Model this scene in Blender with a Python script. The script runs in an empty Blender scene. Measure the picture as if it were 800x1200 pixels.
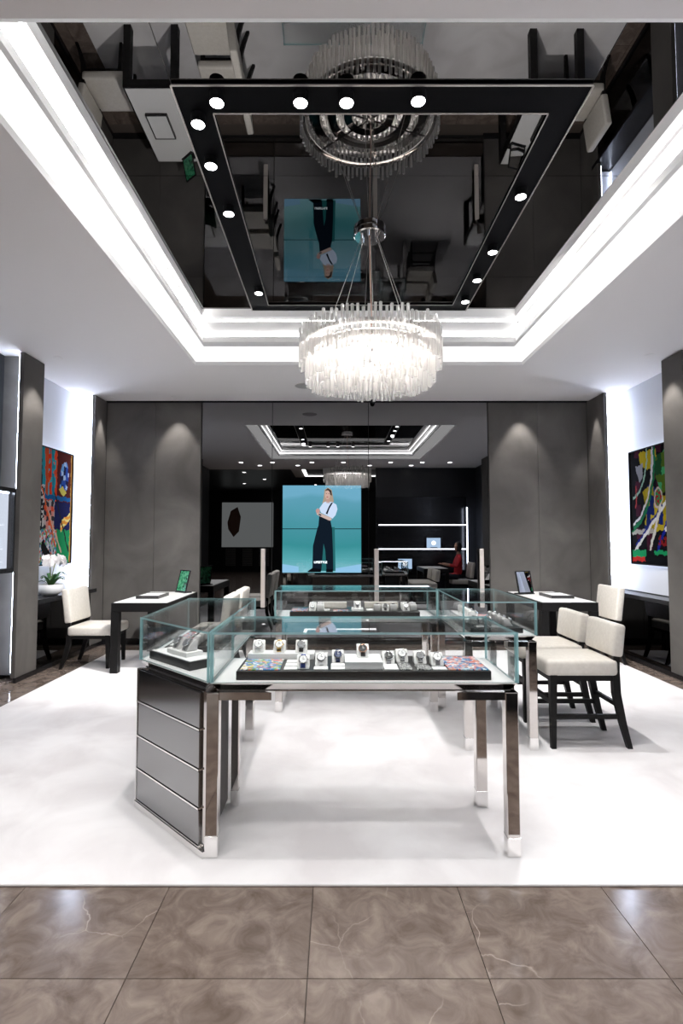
import bpy, bmesh, math, random
from math import radians as R, pi, sin, cos, tan, atan
from mathutils import Vector, Matrix
random.seed(7)

# ------------------------------------------------------------------ camera, world, exposure
S = bpy.context.scene
C = S.collection
FPX, PITCH, CAMH, VPX = 620.0, R(2.95), 1.45, 393.0
cam = bpy.data.cameras.new('camera'); co = bpy.data.objects.new('camera', cam); C.objects.link(co)
cam.sensor_fit = 'VERTICAL'; cam.sensor_height = 36; cam.sensor_width = 24; cam.lens = 36 * FPX / 1200
cam.shift_x = (400 - VPX) / 1200; cam.clip_start = .05; cam.clip_end = 200
co.location = (0, 0, CAMH); co.rotation_euler = (pi / 2 + PITCH, 0, 0)
S.camera = co
W = bpy.data.worlds.new('world'); S.world = W; W.use_nodes = True
W.node_tree.nodes['Background'].inputs[0].default_value = (.8, .85, 1, 1)
W.node_tree.nodes['Background'].inputs[1].default_value = .05
vs = S.view_settings
vs.view_transform = 'Standard'; vs.look = 'None'; vs.gamma = 1; vs.use_curve_mapping = False; vs.exposure = 0.74
cy = S.cycles
cy.max_bounces = 14; cy.diffuse_bounces = 6; cy.glossy_bounces = 6; cy.transmission_bounces = 8
cy.transparent_max_bounces = 40; cy.caustics_reflective = False; cy.caustics_refractive = False
cy.sample_clamp_indirect = 6

# light levels
P_SPOT, P_WASH, E_COVE, E_NICHE, E_CHAND, P_MALL = 36, 38, 9, 30, 26, 70
WARM = (1, .95, .9); COOL = (.74, .82, 1); NEUT = (1, .985, .97)

def at(px, py, z=None, d=None):
    """photo pixel -> point on the horizontal plane z (or at depth d)"""
    a = atan((600 - py) / FPX) + PITCH
    t = tan(a)
    if d is None: d = (z - CAMH) / t
    else: z = CAMH + d * t
    ax = d * cos(PITCH) + (z - CAMH) * sin(PITCH)
    return Vector(((px - VPX) / FPX * ax, d, z))

# ------------------------------------------------------------------ materials
M = {}
def mat(name, col=(.5, .5, .5), rough=.5, metal=0, spec=.5, emit=None, estr=0, coat=0):
    m = bpy.data.materials.new(name); m.use_nodes = True
    b = m.node_tree.nodes['Principled BSDF']
    b.inputs['Base Color'].default_value = (*col, 1); b.inputs['Roughness'].default_value = rough
    b.inputs['Metallic'].default_value = metal; b.inputs['Specular IOR Level'].default_value = spec
    b.inputs['Coat Weight'].default_value = coat
    if emit: b.inputs['Emission Color'].default_value = (*emit, 1); b.inputs['Emission Strength'].default_value = estr
    M[name] = m; return m
def nt(m): return m.node_tree.nodes, m.node_tree.links, m.node_tree.nodes['Principled BSDF']
def ramp(n, stops, const=False):
    r = n.new('ShaderNodeValToRGB'); e = r.color_ramp.elements
    if const: r.color_ramp.interpolation = 'CONSTANT'
    while len(e) < len(stops): e.new(.5)
    for k, (p, c) in enumerate(stops): e[k].position = p; e[k].color = (*c, 1)
    return r
def noisy(name, stops, scale, rough=.7, detail=6, bump=0, metal=0, spec=.4, stretch=(1, 1, 1), coord='Object', distort=0):
    m = mat(name, rough=rough, metal=metal, spec=spec); n, l, b = nt(m)
    tc = n.new('ShaderNodeTexCoord'); mp = n.new('ShaderNodeMapping'); mp.inputs['Scale'].default_value = stretch
    tx = n.new('ShaderNodeTexNoise'); tx.inputs['Scale'].default_value = scale; tx.inputs['Detail'].default_value = detail
    tx.inputs['Distortion'].default_value = distort
    r = ramp(n, stops)
    l.new(tc.outputs[coord], mp.inputs[0]); l.new(mp.outputs[0], tx.inputs['Vector'])
    l.new(tx.outputs['Fac'], r.inputs[0]); l.new(r.outputs[0], b.inputs['Base Color'])
    if bump:
        bp = n.new('ShaderNodeBump'); bp.inputs['Strength'].default_value = bump; bp.inputs['Distance'].default_value = .01
        l.new(tx.outputs['Fac'], bp.inputs['Height']); l.new(bp.outputs[0], b.inputs['Normal'])
    return m
mat('white_paint', (.91, .885, .885), .7, spec=.2)
mat('cove_white', (.9, .9, .9), .6, spec=.2)
mat('niche_white', (.72, .74, .8), .6, spec=.2)
noisy('plaster', [(.3, (.074, .068, .064)), (.5, (.102, .095, .089)), (.72, (.142, .132, .123))], 1.6, .75, 9, .08, distort=.6)
noisy('carpet_pile', [(.35, (.72, .69, .695)), (.5, (.8, .775, .78)), (.65, (.86, .84, .845))], 2.2, .95, 7, .15, spec=.1, distort=.5)
mat('black_lacquer', (.012, .012, .014), .22, spec=.5)
mat('black_wood', (.007, .0065, .0065), .5, spec=.2)
mat('black_matte', (.004, .004, .005), .6, spec=.06)
mat('dark_panel', (.02, .021, .024), .35)
mat('smoked_mirror', (.2, .2, .205), .0, 1)
mat('smoked_mirror_ceiling', (.135, .133, .133), .0, 1)
mat('black_glass', (.05, .05, .052), .0, 1)
mat('chrome', (.62, .59, .57), .06, 1)
mat('bright_steel', (.85, .84, .83), .16, 1)
mat('drawer_glass', (.3, .3, .305), .16, 1)
mat('silver_mirror', (.9, .9, .9), .0, 1)
noisy('cream_leather', [(.3, (.66, .62, .56)), (.7, (.74, .7, .64))], 40, .45, 4, .05, spec=.4)
mat('white_top', (.86, .85, .84), .3, spec=.4)
mat('white_card', (.88, .88, .87), .55)
mat('grey_card', (.45, .44, .43), .55)
mat('cushion_white', (.84, .83, .81), .5)
mat('cushion_grey', (.56, .55, .54), .5)
mat('tray_black', (.022, .021, .021), .3)
mat('ceramic', (.88, .88, .9), .25)
mat('petal', (.9, .87, .88), .6)
mat('leaf', (.03, .11, .035), .45); mat('stalk', (.16, .2, .06), .5); mat('moss', (.2, .14, .07), .9)
mat('cable', (.5, .48, .46), .3, 1); mat('rose_cable', (.75, .5, .42), .4)
mat('handle_beige', (.62, .56, .52), .35, .3)
mat('joint', (.5, .47, .45), .3, .6)
mat('seam_dark', (.02, .02, .02), .7)
for nme, c in dict(steel=(.75, .75, .76), gold=(.85, .6, .28), rose=(.8, .48, .34)).items(): mat('w_' + nme, c, .14, 1)
for nme, c in dict(white=(.85, .85, .84), blue=(.02, .06, .3), navy=(.01, .025, .1), black=(.012, .012, .013), grey=(.25, .25, .26), beige=(.6, .5, .4)).items(): mat('d_' + nme, c, .35)
mat('skin', (.42, .24, .17), .55); mat('red_cloth', (.5, .01, .02), .7); mat('hair_dark', (.012, .009, .008), .5); mat('navy_cloth', (.015, .017, .03), .8)
def emis(name, col, s):
    m = bpy.data.materials.new(name); m.use_nodes = True; n = m.node_tree.nodes; n.clear()
    e = n.new('ShaderNodeEmission'); o = n.new('ShaderNodeOutputMaterial')
    e.inputs[0].default_value = (*col, 1); e.inputs[1].default_value = s; m.node_tree.links.new(e.outputs[0], o.inputs[0]); M[name] = m; return m
emis('led_cove', NEUT, E_COVE); emis('led_cool', COOL, E_NICHE); emis('led_lens', NEUT, 22); emis('led_chand', (1, .95, .9), E_CHAND)
emis('led_shelf', (.9, .93, 1), 12); emis('led_box', (.55, .75, 1), 2.2); emis('led_boxcore', (.95, .97, 1), 5)
emis('cove_glow', NEUT, .72); emis('vitrine_light', (.8, .86, 1), .55)  # first one: cove light on the sloped fascia, put in as emission
# glass: thin sheet (see-through with a Fresnel reflection), teal polished edge
def fresnel(n, l, ior):
    # the node inverts its index on the far side of a thin sheet; feed it the inverse there so both faces reflect alike
    f = n.new('ShaderNodeFresnel'); g = n.new('ShaderNodeNewGeometry'); mr = n.new('ShaderNodeMapRange')
    mr.inputs['To Min'].default_value = ior; mr.inputs['To Max'].default_value = 1 / ior
    l.new(g.outputs['Backfacing'], mr.inputs['Value']); l.new(mr.outputs[0], f.inputs[0]); return f
def glass(name, tint, gloss=1.0):
    m = bpy.data.materials.new(name); m.use_nodes = True; n = m.node_tree.nodes; l = m.node_tree.links; n.clear()
    t = n.new('ShaderNodeBsdfTransparent'); t.inputs[0].default_value = (*tint, 1)
    g = n.new('ShaderNodeBsdfGlossy'); g.inputs['Roughness'].default_value = 0
    g.inputs[0].default_value = (gloss, gloss, gloss, 1)
    f = fresnel(n, l, 1.38)
    x = n.new('ShaderNodeMixShader'); o = n.new('ShaderNodeOutputMaterial')
    l.new(f.outputs[0], x.inputs[0]); l.new(t.outputs[0], x.inputs[1]); l.new(g.outputs[0], x.inputs[2]); l.new(x.outputs[0], o.inputs[0]); M[name] = m
glass('glass_sheet', (.985, .993, .993))
def glass_edge():
    m = bpy.data.materials.new('glass_edge'); m.use_nodes = True; n = m.node_tree.nodes; l = m.node_tree.links; n.clear()
    t = n.new('ShaderNodeBsdfTransparent'); t.inputs[0].default_value = (.6, .86, .88, 1)
    g = n.new('ShaderNodeBsdfPrincipled'); g.inputs['Base Color'].default_value = (.5, .74, .76, 1); g.inputs['Roughness'].default_value = .08
    x = n.new('ShaderNodeMixShader'); x.inputs[0].default_value = .5; o = n.new('ShaderNodeOutputMaterial')
    l.new(t.outputs[0], x.inputs[1]); l.new(g.outputs[0], x.inputs[2]); l.new(x.outputs[0], o.inputs[0]); M['glass_edge'] = m
glass_edge()
def crystal():
    m = bpy.data.materials.new('crystal'); m.use_nodes = True; n = m.node_tree.nodes; l = m.node_tree.links; n.clear()
    t = n.new('ShaderNodeBsdfTransparent'); t.inputs[0].default_value = (.93, .92, .91, 1)
    g = n.new('ShaderNodeBsdfGlossy'); g.inputs['Roughness'].default_value = .05
    d = n.new('ShaderNodeBsdfTranslucent'); d.inputs[0].default_value = (.95, .94, .93, 1)
    f = fresnel(n, l, 1.7)
    x = n.new('ShaderNodeMixShader'); y = n.new('ShaderNodeMixShader'); y.inputs[0].default_value = .55
    o = n.new('ShaderNodeOutputMaterial')
    l.new(t.outputs[0], y.inputs[1]); l.new(d.outputs[0], y.inputs[2])
    l.new(f.outputs[0], x.inputs[0]); l.new(y.outputs[0], x.inputs[1]); l.new(g.outputs[0], x.inputs[2]); l.new(x.outputs[0], o.inputs[0]); M['crystal'] = m
crystal()
def marble():
    m = mat('marble', rough=.12, spec=.5); n, l, b = nt(m)
    tc = n.new('ShaderNodeTexCoord'); oi = n.new('ShaderNodeObjectInfo')
    off = n.new('ShaderNodeVectorMath'); off.operation = 'MULTIPLY_ADD'
    cmb = n.new('ShaderNodeCombineXYZ')
    for k in range(3): l.new(oi.outputs['Random'], cmb.inputs[k])
    l.new(cmb.outputs[0], off.inputs[0]); off.inputs[1].default_value = (17, 23, 5); l.new(tc.outputs['Object'], off.inputs[2])
    a = n.new('ShaderNodeTexNoise'); a.inputs['Scale'].default_value = 8; a.inputs['Detail'].default_value = 12; a.inputs['Roughness'].default_value = .62; a.inputs['Distortion'].default_value = .9
    r = ramp(n, [(.28, (.105, .078, .063)), (.5, (.175, .136, .115)), (.7, (.26, .21, .178))])
    v = n.new('ShaderNodeTexVoronoi'); v.feature = 'DISTANCE_TO_EDGE'; v.inputs['Scale'].default_value = 1.9
    w = n.new('ShaderNodeTexNoise'); w.inputs['Scale'].default_value = 4; w.inputs['Detail'].default_value = 5
    ad = n.new('ShaderNodeMixRGB'); ad.blend_type = 'ADD'; ad.inputs[0].default_value = .16
    vr = ramp(n, [(0, (.6, .6, .6)), (.002, (.25, .25, .25)), (.006, (0, 0, 0))])
    msk = n.new('ShaderNodeTexNoise'); msk.inputs['Scale'].default_value = 2.1
    mr = ramp(n, [(.5, (0, 0, 0)), (.64, (1, 1, 1))])
    mu = n.new('ShaderNodeMath'); mu.operation = 'MULTIPLY'
    mx = n.new('ShaderNodeMixRGB'); mx.inputs[2].default_value = (.55, .47, .42, 1)
    l.new(off.outputs[0], a.inputs['Vector']); l.new(off.outputs[0], w.inputs['Vector']); l.new(off.outputs[0], msk.inputs['Vector'])
    l.new(off.outputs[0], ad.inputs[1]); l.new(w.outputs['Color'], ad.inputs[2]); l.new(ad.outputs[0], v.inputs['Vector'])
    l.new(a.outputs['Fac'], r.inputs[0]); l.new(v.outputs['Distance'], vr.inputs[0]); l.new(msk.outputs['Fac'], mr.inputs[0])
    l.new(vr.outputs[0], mu.inputs[0]); l.new(mr.outputs[0], mu.inputs[1]); l.new(mu.outputs[0], mx.inputs[0])
    l.new(r.outputs[0], mx.inputs[1]); l.new(mx.outputs[0], b.inputs['Base Color'])
marble()
mat('marble_joint', (.1, .08, .068), .7)
def comic(name, cols, scale, seed):
    m = mat(name, rough=.35); n, l, b = nt(m)
    tc = n.new('ShaderNodeTexCoord'); mp = n.new('ShaderNodeMapping'); mp.inputs['Location'].default_value = (seed, seed * 2, 0)
    ns = n.new('ShaderNodeTexNoise'); ns.inputs['Scale'].default_value = scale * .5
    ad = n.new('ShaderNodeMixRGB'); ad.blend_type = 'ADD'; ad.inputs[0].default_value = .06
    v = n.new('ShaderNodeTexVoronoi'); v.inputs['Scale'].default_value = scale
    sp = n.new('ShaderNodeSeparateColor')
    k = len(cols); r = ramp(n, [(i / k, c) for i, c in enumerate(cols)], True)
    l.new(tc.outputs['Object'], mp.inputs[0]); l.new(mp.outputs[0], ns.inputs['Vector']); l.new(mp.outputs[0], ad.inputs[1]); l.new(ns.outputs['Color'], ad.inputs[2])
    l.new(ad.outputs[0], v.inputs['Vector']); l.new(v.outputs['Color'], sp.inputs[0]); l.new(sp.outputs[0], r.inputs[0]); l.new(r.outputs[0], b.inputs['Base Color'])
comic('comic_blue', [(.02, .07, .4), (.05, .25, .6), (.85, .83, .8), (.7, .6, .08), (.1, .35, .12), (.75, .2, .12), (.3, .5, .75)], 60, 1)
comic('comic_red', [(.7, .12, .07), (.05, .3, .55), (.85, .83, .8), (.6, .3, .2), (.02, .1, .3), (.75, .45, .4), (.4, .6, .7)], 60, 4)
comic('check_black', [(.01, .01, .01), (.8, .8, .78), (.02, .02, .02), (.4, .4, .4)], 130, 2)
def vcol(name, rough=.4):
    m = mat(name, rough=rough, spec=.03); n, l, b = nt(m)
    a = n.new('ShaderNodeAttribute'); a.attribute_name = 'Col'; l.new(a.outputs['Color'], b.inputs['Base Color']); return m
vcol('paint', .85)

# ------------------------------------------------------------------ mesh helpers
class MB:
    def __init__(s): s.bm = bmesh.new()
    def quad(s, pts): s.bm.faces.new([s.bm.verts.new(p) for p in pts]); return s
    def box(s, x0, x1, y0, y1, z0, z1, bev=0, seg=2):
        r = bmesh.ops.create_cube(s.bm, size=1)['verts']
        bmesh.ops.scale(s.bm, vec=(x1 - x0, y1 - y0, z1 - z0), verts=r)
        bmesh.ops.translate(s.bm, vec=((x0 + x1) / 2, (y0 + y1) / 2, (z0 + z1) / 2), verts=r)
        if bev: bmesh.ops.bevel(s.bm, geom=list({e for v in r for e in v.link_edges}), offset=bev, segments=seg, profile=.5, affect='EDGES')
        return s
    def prism(s, poly, z0, z1, axis='z', bev=0):
        f = {'z': lambda a, b, c: (a, b, c), 'x': lambda a, b, c: (c, a, b), 'y': lambda a, b, c: (a, c, b)}[axis]
        lo = [s.bm.verts.new(f(a, b, z0)) for a, b in poly]; hi = [s.bm.verts.new(f(a, b, z1)) for a, b in poly]
        fs = [s.bm.faces.new(lo[::-1]), s.bm.faces.new(hi)]
        for i in range(len(poly)):
            j = (i + 1) % len(poly); fs.append(s.bm.faces.new((lo[i], lo[j], hi[j], hi[i])))
        if bev: bmesh.ops.bevel(s.bm, geom=list({e for q in fs for e in q.edges}), offset=bev, segments=2, profile=.5, affect='EDGES')
        return s
    def cyl(s, c, r, z0, z1, n=24, r2=None):
        r2 = r if r2 is None else r2
        v = bmesh.ops.create_cone(s.bm, cap_ends=True, segments=n, radius1=r, radius2=r2, depth=z1 - z0)['verts']
        bmesh.ops.translate(s.bm, vec=(c[0], c[1], (z0 + z1) / 2), verts=v); return s
    def lathe(s, prof, n=32, c=(0, 0, 0)):
        rings = []
        for r, z in prof:
            rings.append([s.bm.verts.new((c[0] + r * cos(2 * pi * k / n), c[1] + r * sin(2 * pi * k / n), c[2] + z)) for k in range(n)] if r > 1e-6 else [s.bm.verts.new((c[0], c[1], c[2] + z))])
        for a, b in zip(rings, rings[1:]):
            for k in range(n):
                k2 = (k + 1) % n; q = []
                q += [a[k], a[k2]] if len(a) > 1 else [a[0]]
                q += [b[k2], b[k]] if len(b) > 1 else [b[0]]
                s.bm.faces.new(q)
        return s
    def torus(s, R_, r, z, n=64, m=8):
        s.lathe([(R_ + r * cos(2 * pi * k / m), z + r * sin(2 * pi * k / m)) for k in range(m + 1)], n)
        bmesh.ops.remove_doubles(s.bm, verts=s.bm.verts, dist=1e-5); return s
    def tube(s, pts, r, n=8):
        pts = [Vector(p) for p in pts]; rs = r if isinstance(r, (list, tuple)) else [r] * len(pts); prev = None
        for i, p in enumerate(pts):
            t = (pts[min(i + 1, len(pts) - 1)] - pts[max(i - 1, 0)]).normalized()
            u = t.orthogonal().normalized() if prev is None else (prev - t * prev.dot(t)).normalized()
            prev = u; w = t.cross(u)
            ring = [s.bm.verts.new(p + (u * cos(2 * pi * k / n) + w * sin(2 * pi * k / n)) * rs[i]) for k in range(n)]
            if i:
                for k in range(n): s.bm.faces.new((last[k], last[(k + 1) % n], ring[(k + 1) % n], ring[k]))
            else: s.bm.faces.new(ring[::-1])
            last = ring
        s.bm.faces.new(last); return s
    def bar(s, pts, hx, hy):
        """square bar following a mostly vertical path, half sizes per point"""
        last = None
        for i, p in enumerate(pts):
            a = hx[i] if isinstance(hx, (list, tuple)) else hx; b = hy[i] if isinstance(hy, (list, tuple)) else hy
            ring = [s.bm.verts.new((p[0] + i1 * a, p[1] + j1 * b, p[2])) for i1, j1 in ((-1, -1), (1, -1), (1, 1), (-1, 1))]
            if last:
                for k in range(4): s.bm.faces.new((last[k], last[(k + 1) % 4], ring[(k + 1) % 4], ring[k]))
            else: s.bm.faces.new(ring[::-1])
            last = ring
        s.bm.faces.new(last); return s
    def xform(s, m): bmesh.ops.transform(s.bm, matrix=m, verts=s.bm.verts); return s
    def mesh(s, name, *mats, smooth=None):
        bmesh.ops.recalc_face_normals(s.bm, faces=s.bm.faces)
        me = bpy.data.meshes.new(name); s.bm.to_mesh(me); s.bm.free()
        for q in mats: me.materials.append(M[q])
        if smooth: me.shade_smooth(); me.set_sharp_from_angle(angle=R(smooth))
        return me
    def build(s, name, m, parent=None, loc=(0, 0, 0), smooth=None):
        return put(name, s.mesh(name, *([m] if isinstance(m, str) else m), smooth=smooth), parent, loc)
def put(name, me, parent=None, loc=(0, 0, 0), rot=(0, 0, 0), **kw):
    o = bpy.data.objects.new(name, me); C.objects.link(o); o.location = loc; o.rotation_euler = rot
    if parent: o.parent = parent
    return o
def tag(o, label, cat, group=None, kind=None):
    if label: o['label'] = label
    if cat: o['category'] = cat
    if group: o['group'] = group
    if kind: o['kind'] = kind
    return o
def thing(name, label, cat, loc=(0, 0, 0), rz=0, group=None):
    return tag(put(name, None, None, loc, (0, 0, rz)), label, cat, group)
def struct(o, label, cat): return tag(o, label, cat, kind='structure')
def dup(root, loc, rz, label=None, group=None):
    def cp(o, par):
        c = o.copy(); C.objects.link(c); c.parent = par
        for ch in list(o.children): cp(ch, c)
        return c
    r = cp(root, None); r.location = loc; r.rotation_euler = (0, 0, rz)
    if label: r['label'] = label
    if group: r['group'] = group
    return r
def bx(*a, bev=0, seg=2): return MB().box(*a, bev=bev, seg=seg)
def lamp(name, kind, loc, energy, col=NEUT, parent=None, rot=(0, 0, 0), **kw):
    l = bpy.data.lights.new(name, kind); l.energy = energy; l.color = col
    for k, v in kw.items(): setattr(l, k, v)
    o = put(name, l, parent, loc, rot); return o
def aim(o, target):
    o.rotation_euler = (Vector(target) - o.location).to_track_quat('-Z', 'Y').to_euler()

# ------------------------------------------------------------------ room numbers (metres)
ZC = 3.40                      # ceiling
ZM = 3.67                      # ceiling mirror
D = 7.40                       # rear wall
XL, XR = -3.23, 3.55           # pillar faces
NL, NR = -3.52, 3.82           # niche backs
CARX0, CARX1, CARY0, CARY1 = -2.88, 3.33, 2.285, 6.95
MALLY = -9.0

# floor and tiles
fl = struct(bx(-9, 9, MALLY, D + .4, -.2, -.012).build('floor', 'marble_joint'), 'brown polished marble floor around the pale carpet', 'floor')
T = .6
tm = bx(0.0015, T - .0015, .0015, T - .0015, -.012, 0).mesh('tile', 'marble')
ys = [1.825 + T * k for k in range(-4, 10)]
for y in ys:
    for k in range(-7, 8):
        x = -.093 + T * k
        if x > NR + .1 or x + T < NL - .1: continue
        if y > 1.9 and x > CARX0 and x + T < CARX1 and y + T < CARY1: continue
        if y + T > D + .3: continue
        put('tile', tm, fl, (x, y, 0))
# far hall floor beyond the tiles stays one slab
put('hall_paving', bx(-9, 9, MALLY, ys[0], -.012, 0).mesh('hall_paving', 'marble'), fl)
carpet = tag(bx(CARX0, CARX1, CARY0, CARY1, .0005, .012, bev=.004).build('carpet', 'carpet_pile'), 'large pale grey mottled carpet under the glass showcases', 'carpet')

# rear wall: plaster panels and smoked mirror doors
wb = struct(bx(-4.2, 4.2, D + .03, D + .25, 0, 3.9).build('wall_back', 'seam_dark'), 'rear wall of grey plaster panels and smoked mirror doors', 'wall')
def pxx(px, d=D): return (px - VPX) / FPX * (d * cos(PITCH))
xm = [pxx(v) for v in (235, 318.3, 432, 573)]
xsl, xsr = pxx(180), pxx(632)
for a, b in ((XL, xsl), (xsl, xm[0] - .012), (xm[3] + .012, xsr), (xsr, XR)):
    bx(a + .002, b - .002, D, D + .03, .08, ZC - .02, bev=.002, seg=1).build('panel', 'plaster', wb)
def handle(par, px):
    x = pxx(px); zt = at(px, 643, d=D - .05).z; zb = at(px, 712, d=D - .05).z
    m = MB(); m.box(x - .03, x + .03, D - .075, D - .05, zb, zt, bev=.008)
    m.box(x - .012, x + .012, D - .052, D - .002, zb + .06, zb + .09); m.box(x - .012, x + .012, D - .052, D - .002, zt - .05, zt - .02)
    m.build('handle', 'handle_beige', par)['label'] = 'beige vertical pull bar'
for k in range(3):
    g = bx(xm[k] + .004, xm[k + 1] - .004, D, D + .02, .06, ZC - .012).build('mirror_door', 'smoked_mirror', wb)
    g['label'] = 'smoked mirror door'
    for px in ((309,), (), (440.5, 562.5))[k]: handle(g, px)
bb = struct(MB().box(XL, xm[0], D - .012, D, 0, .08).box(xm[3], XR, D - .012, D, 0, .08).build('baseboard_back', 'black_lacquer'), 'black baseboard along the rear wall', 'baseboard')
struct(MB().box(XL, XR, D - .03, D, ZC - .012, ZC - .001).build('trim_1', 'black_matte'), 'thin black shadow gap where rear wall meets ceiling', 'trim')

# ceiling: slab ring with tray opening, cove rings, mirror panels
XC0, XC1, YC0, YC1 = -1.57, 2.09, 1.886, 5.84
ce = MB()
ce.box(-4.2, XC0, 0.1, D + .25, ZC, ZC + .02); ce.box(XC1, 4.2, 0.1, D + .25, ZC, ZC + .02)
ce.box(XC0, XC1, 0.1, YC0, ZC, ZC + .02); ce.box(XC0, XC1, YC1, D + .25, ZC, ZC + .02)
cei = struct(ce.build('ceiling', 'white_paint'), 'white painted ceiling around a lit recessed tray', 'ceiling')
def ring(m, r0, r1):
    (z0, a0, b0, c0, d0), (z1, a1, b1, c1, d1) = r0, r1
    p = [(a0, c0), (b0, c0), (b0, d0), (a0, d0)]; q = [(a1, c1), (b1, c1), (b1, d1), (a1, d1)]
    for i in range(4):
        j = (i + 1) % 4
        m.quad([(*p[i], z0), (*p[j], z0), (*q[j], z1), (*q[i], z1)])
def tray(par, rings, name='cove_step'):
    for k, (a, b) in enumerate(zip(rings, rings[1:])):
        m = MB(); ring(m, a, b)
        if k == 1: m.build('glowing_fascia', 'cove_glow', par)['label'] = 'white fascia band of the tray, its cove light put in as glow'  # fascia glows by itself in place of light from hidden strips
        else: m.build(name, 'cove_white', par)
FB = 1.886
# (z, x left, x right, y front, y back)
RG = [(3.400, -1.57, 2.09, 1.886, 5.84), (3.425, -1.555, 2.075, 1.925, 5.80), (3.503, -1.405, 1.905, 1.955, 5.545),
      (3.512, -1.385, 1.88, 1.965, 5.44), (3.566, -1.385, 1.88, 1.965, 5.432), (3.60, -1.43, 1.93, 1.93, 5.48),
      (3.64, -1.36, 1.85, 2.0, 5.27), (3.672, -1.345, 1.825, 2.03, 5.235), (3.676, -1.335, 1.80, 2.07, 5.18),
      (3.70, -1.33, 1.79, 2.07, 5.16), (3.732, -1.32, 1.77, 2.10, 5.12)]
KM = (3.67 - CAMH) / (3.73 - CAMH)
def squash(z, *v):
    h0 = z - CAMH; h1 = 1.95 + (h0 - 1.95) * (2.222 - 1.95) / (2.28 - 1.95)
    return (CAMH + h1, *[q * h1 / h0 for q in v])
RG = [squash(*r) for r in RG]
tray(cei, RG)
def led_ring(par, z, a, b, c, d, h, name='led_strip', mt='led_cove'):
    for p, q in (((a, c), (b, c)), ((b, c), (b, d)), ((b, d), (a, d)), ((a, d), (a, c))):
        m = MB(); x0, x1 = sorted((p[0], q[0])); y0, y1 = sorted((p[1], q[1]))
        m.box(x0 - .008, x1 + .008, y0 - .008, y1 + .008, z, z + h); m.build(name, mt, par)
led_ring(cei, *squash(3.575, -1.40, 1.895, 1.945, 5.447), .012)
led_ring(cei, *squash(3.655, -1.352, 1.838, 2.01, 5.252), .010)
HM = ZM - CAMH
tx0, tx0i, tx1i, tx1 = -.361 * HM, -.2854 * HM, .497 * HM, .565 * HM
ty0, ty0i, ty1i, ty1 = 1.111 * HM, 1.187 * HM, 2.2 * HM, 2.247 * HM + .02
mxs = [-1.34 * KM, tx0, tx1, 1.8 * KM]; mys = [2.05 * KM, 1.408 * HM, 1.972 * HM, 5.16 * KM]
for i in range(3):
    for j in range(3):
        bx(mxs[i] + .002, mxs[i + 1] - .002, mys[j] + .002, mys[j + 1] - .002, ZM, ZM + .012).build('mirror_panel', 'smoked_mirror_ceiling', cei)
bx(-1.5, 2.0, 1.95, 5.4, ZM + .012, ZM + .03).build('mirror_backing', 'joint', cei)

# track of the ceiling spots
tk = thing('lighting_track', 'black rectangular lighting track let into the ceiling mirror', 'track', ((tx0 + tx1) / 2, (ty0 + ty1) / 2, ZM))
ox, oy = tk.location.x, tk.location.y
for a in ((tx0, tx0i, ty0, ty1), (tx1i, tx1, ty0, ty1), (tx0i, tx1i, ty0, ty0i), (tx0i, tx1i, ty1i, ty1)):
    bx(a[0] - ox, a[1] - ox, a[2] - oy, a[3] - oy, -.012, 0).build('channel', 'black_matte', tk)
for a in ((tx0 - .006, tx0 + .002, ty0, ty1), (tx1 - .002, tx1 + .006, ty0, ty1), (tx0, tx1, ty0 - .006, ty0 + .002),
          (tx0i - .003, tx0i + .003, ty0i, ty1i), (tx1i - .003, tx1i + .003, ty0i, ty1i), (tx0i, tx1i, ty0i - .003, ty0i + .003), (tx0i, tx1i, ty1i - .003, ty1i + .003)):
    bx(a[0] - ox, a[1] - ox, a[2] - oy, a[3] - oy, -.017, -.0121).build('edge_trim', 'joint', tk)
body = MB().lathe([(0, -.012), (.038, -.012), (.038, -.062), (.034, -.062), (.032, -.05), (0, -.05)], 24).mesh('body', 'black_matte', smooth=40)
lens = MB().lathe([(0, -.060), (.033, -.060), (.033, -.052), (0, -.052)], 24).mesh('lens', 'led_lens')
spots = [(254, 121), (352, 121), (406, 121), (490, 119), (232, 146), (247, 195), (268, 251), (303, 344), (610, 231), (577, 296), (559, 329), (545, 354)]
tgt = [(-1.4, 2.6), (-.2, 2.7), (.5, 2.5), (1.6, 2.6), (-2.3, 2.9), (-2.5, 4.2), (-2.5, 5.6), (-2.15, 6.45), (2.9, 3.6), (3.0, 5.1), (2.55, 6.45), (.5, 6.2)]
pows = [.5, .35, .35, .4, .7, 1.8, 2.6, 13, 2.5, 2.4, 13, 1.2]
for (px, py), t, pf in zip(spots, tgt, pows):
    p = at(px, py, z=ZM - .06)
    s = thing('track_spot', 'small black cylinder spotlight lit white on the ceiling track', 'spotlight', (p.x, p.y, ZM), group='spotlights on the ceiling track')
    put('body', body, s); put('lens', lens, s)
    l = lamp('spot_beam', 'SPOT', (p.x, p.y, ZM - .075), P_SPOT * pf, NEUT, spot_size=R(64 if pf > 5 else 100 if t[1] > 5.4 else 135), spot_blend=.9, shadow_soft_size=.035)
    aim(l, (t[0], t[1], .3))
    l.parent = s; l.location = (0, 0, -.075)

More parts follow.
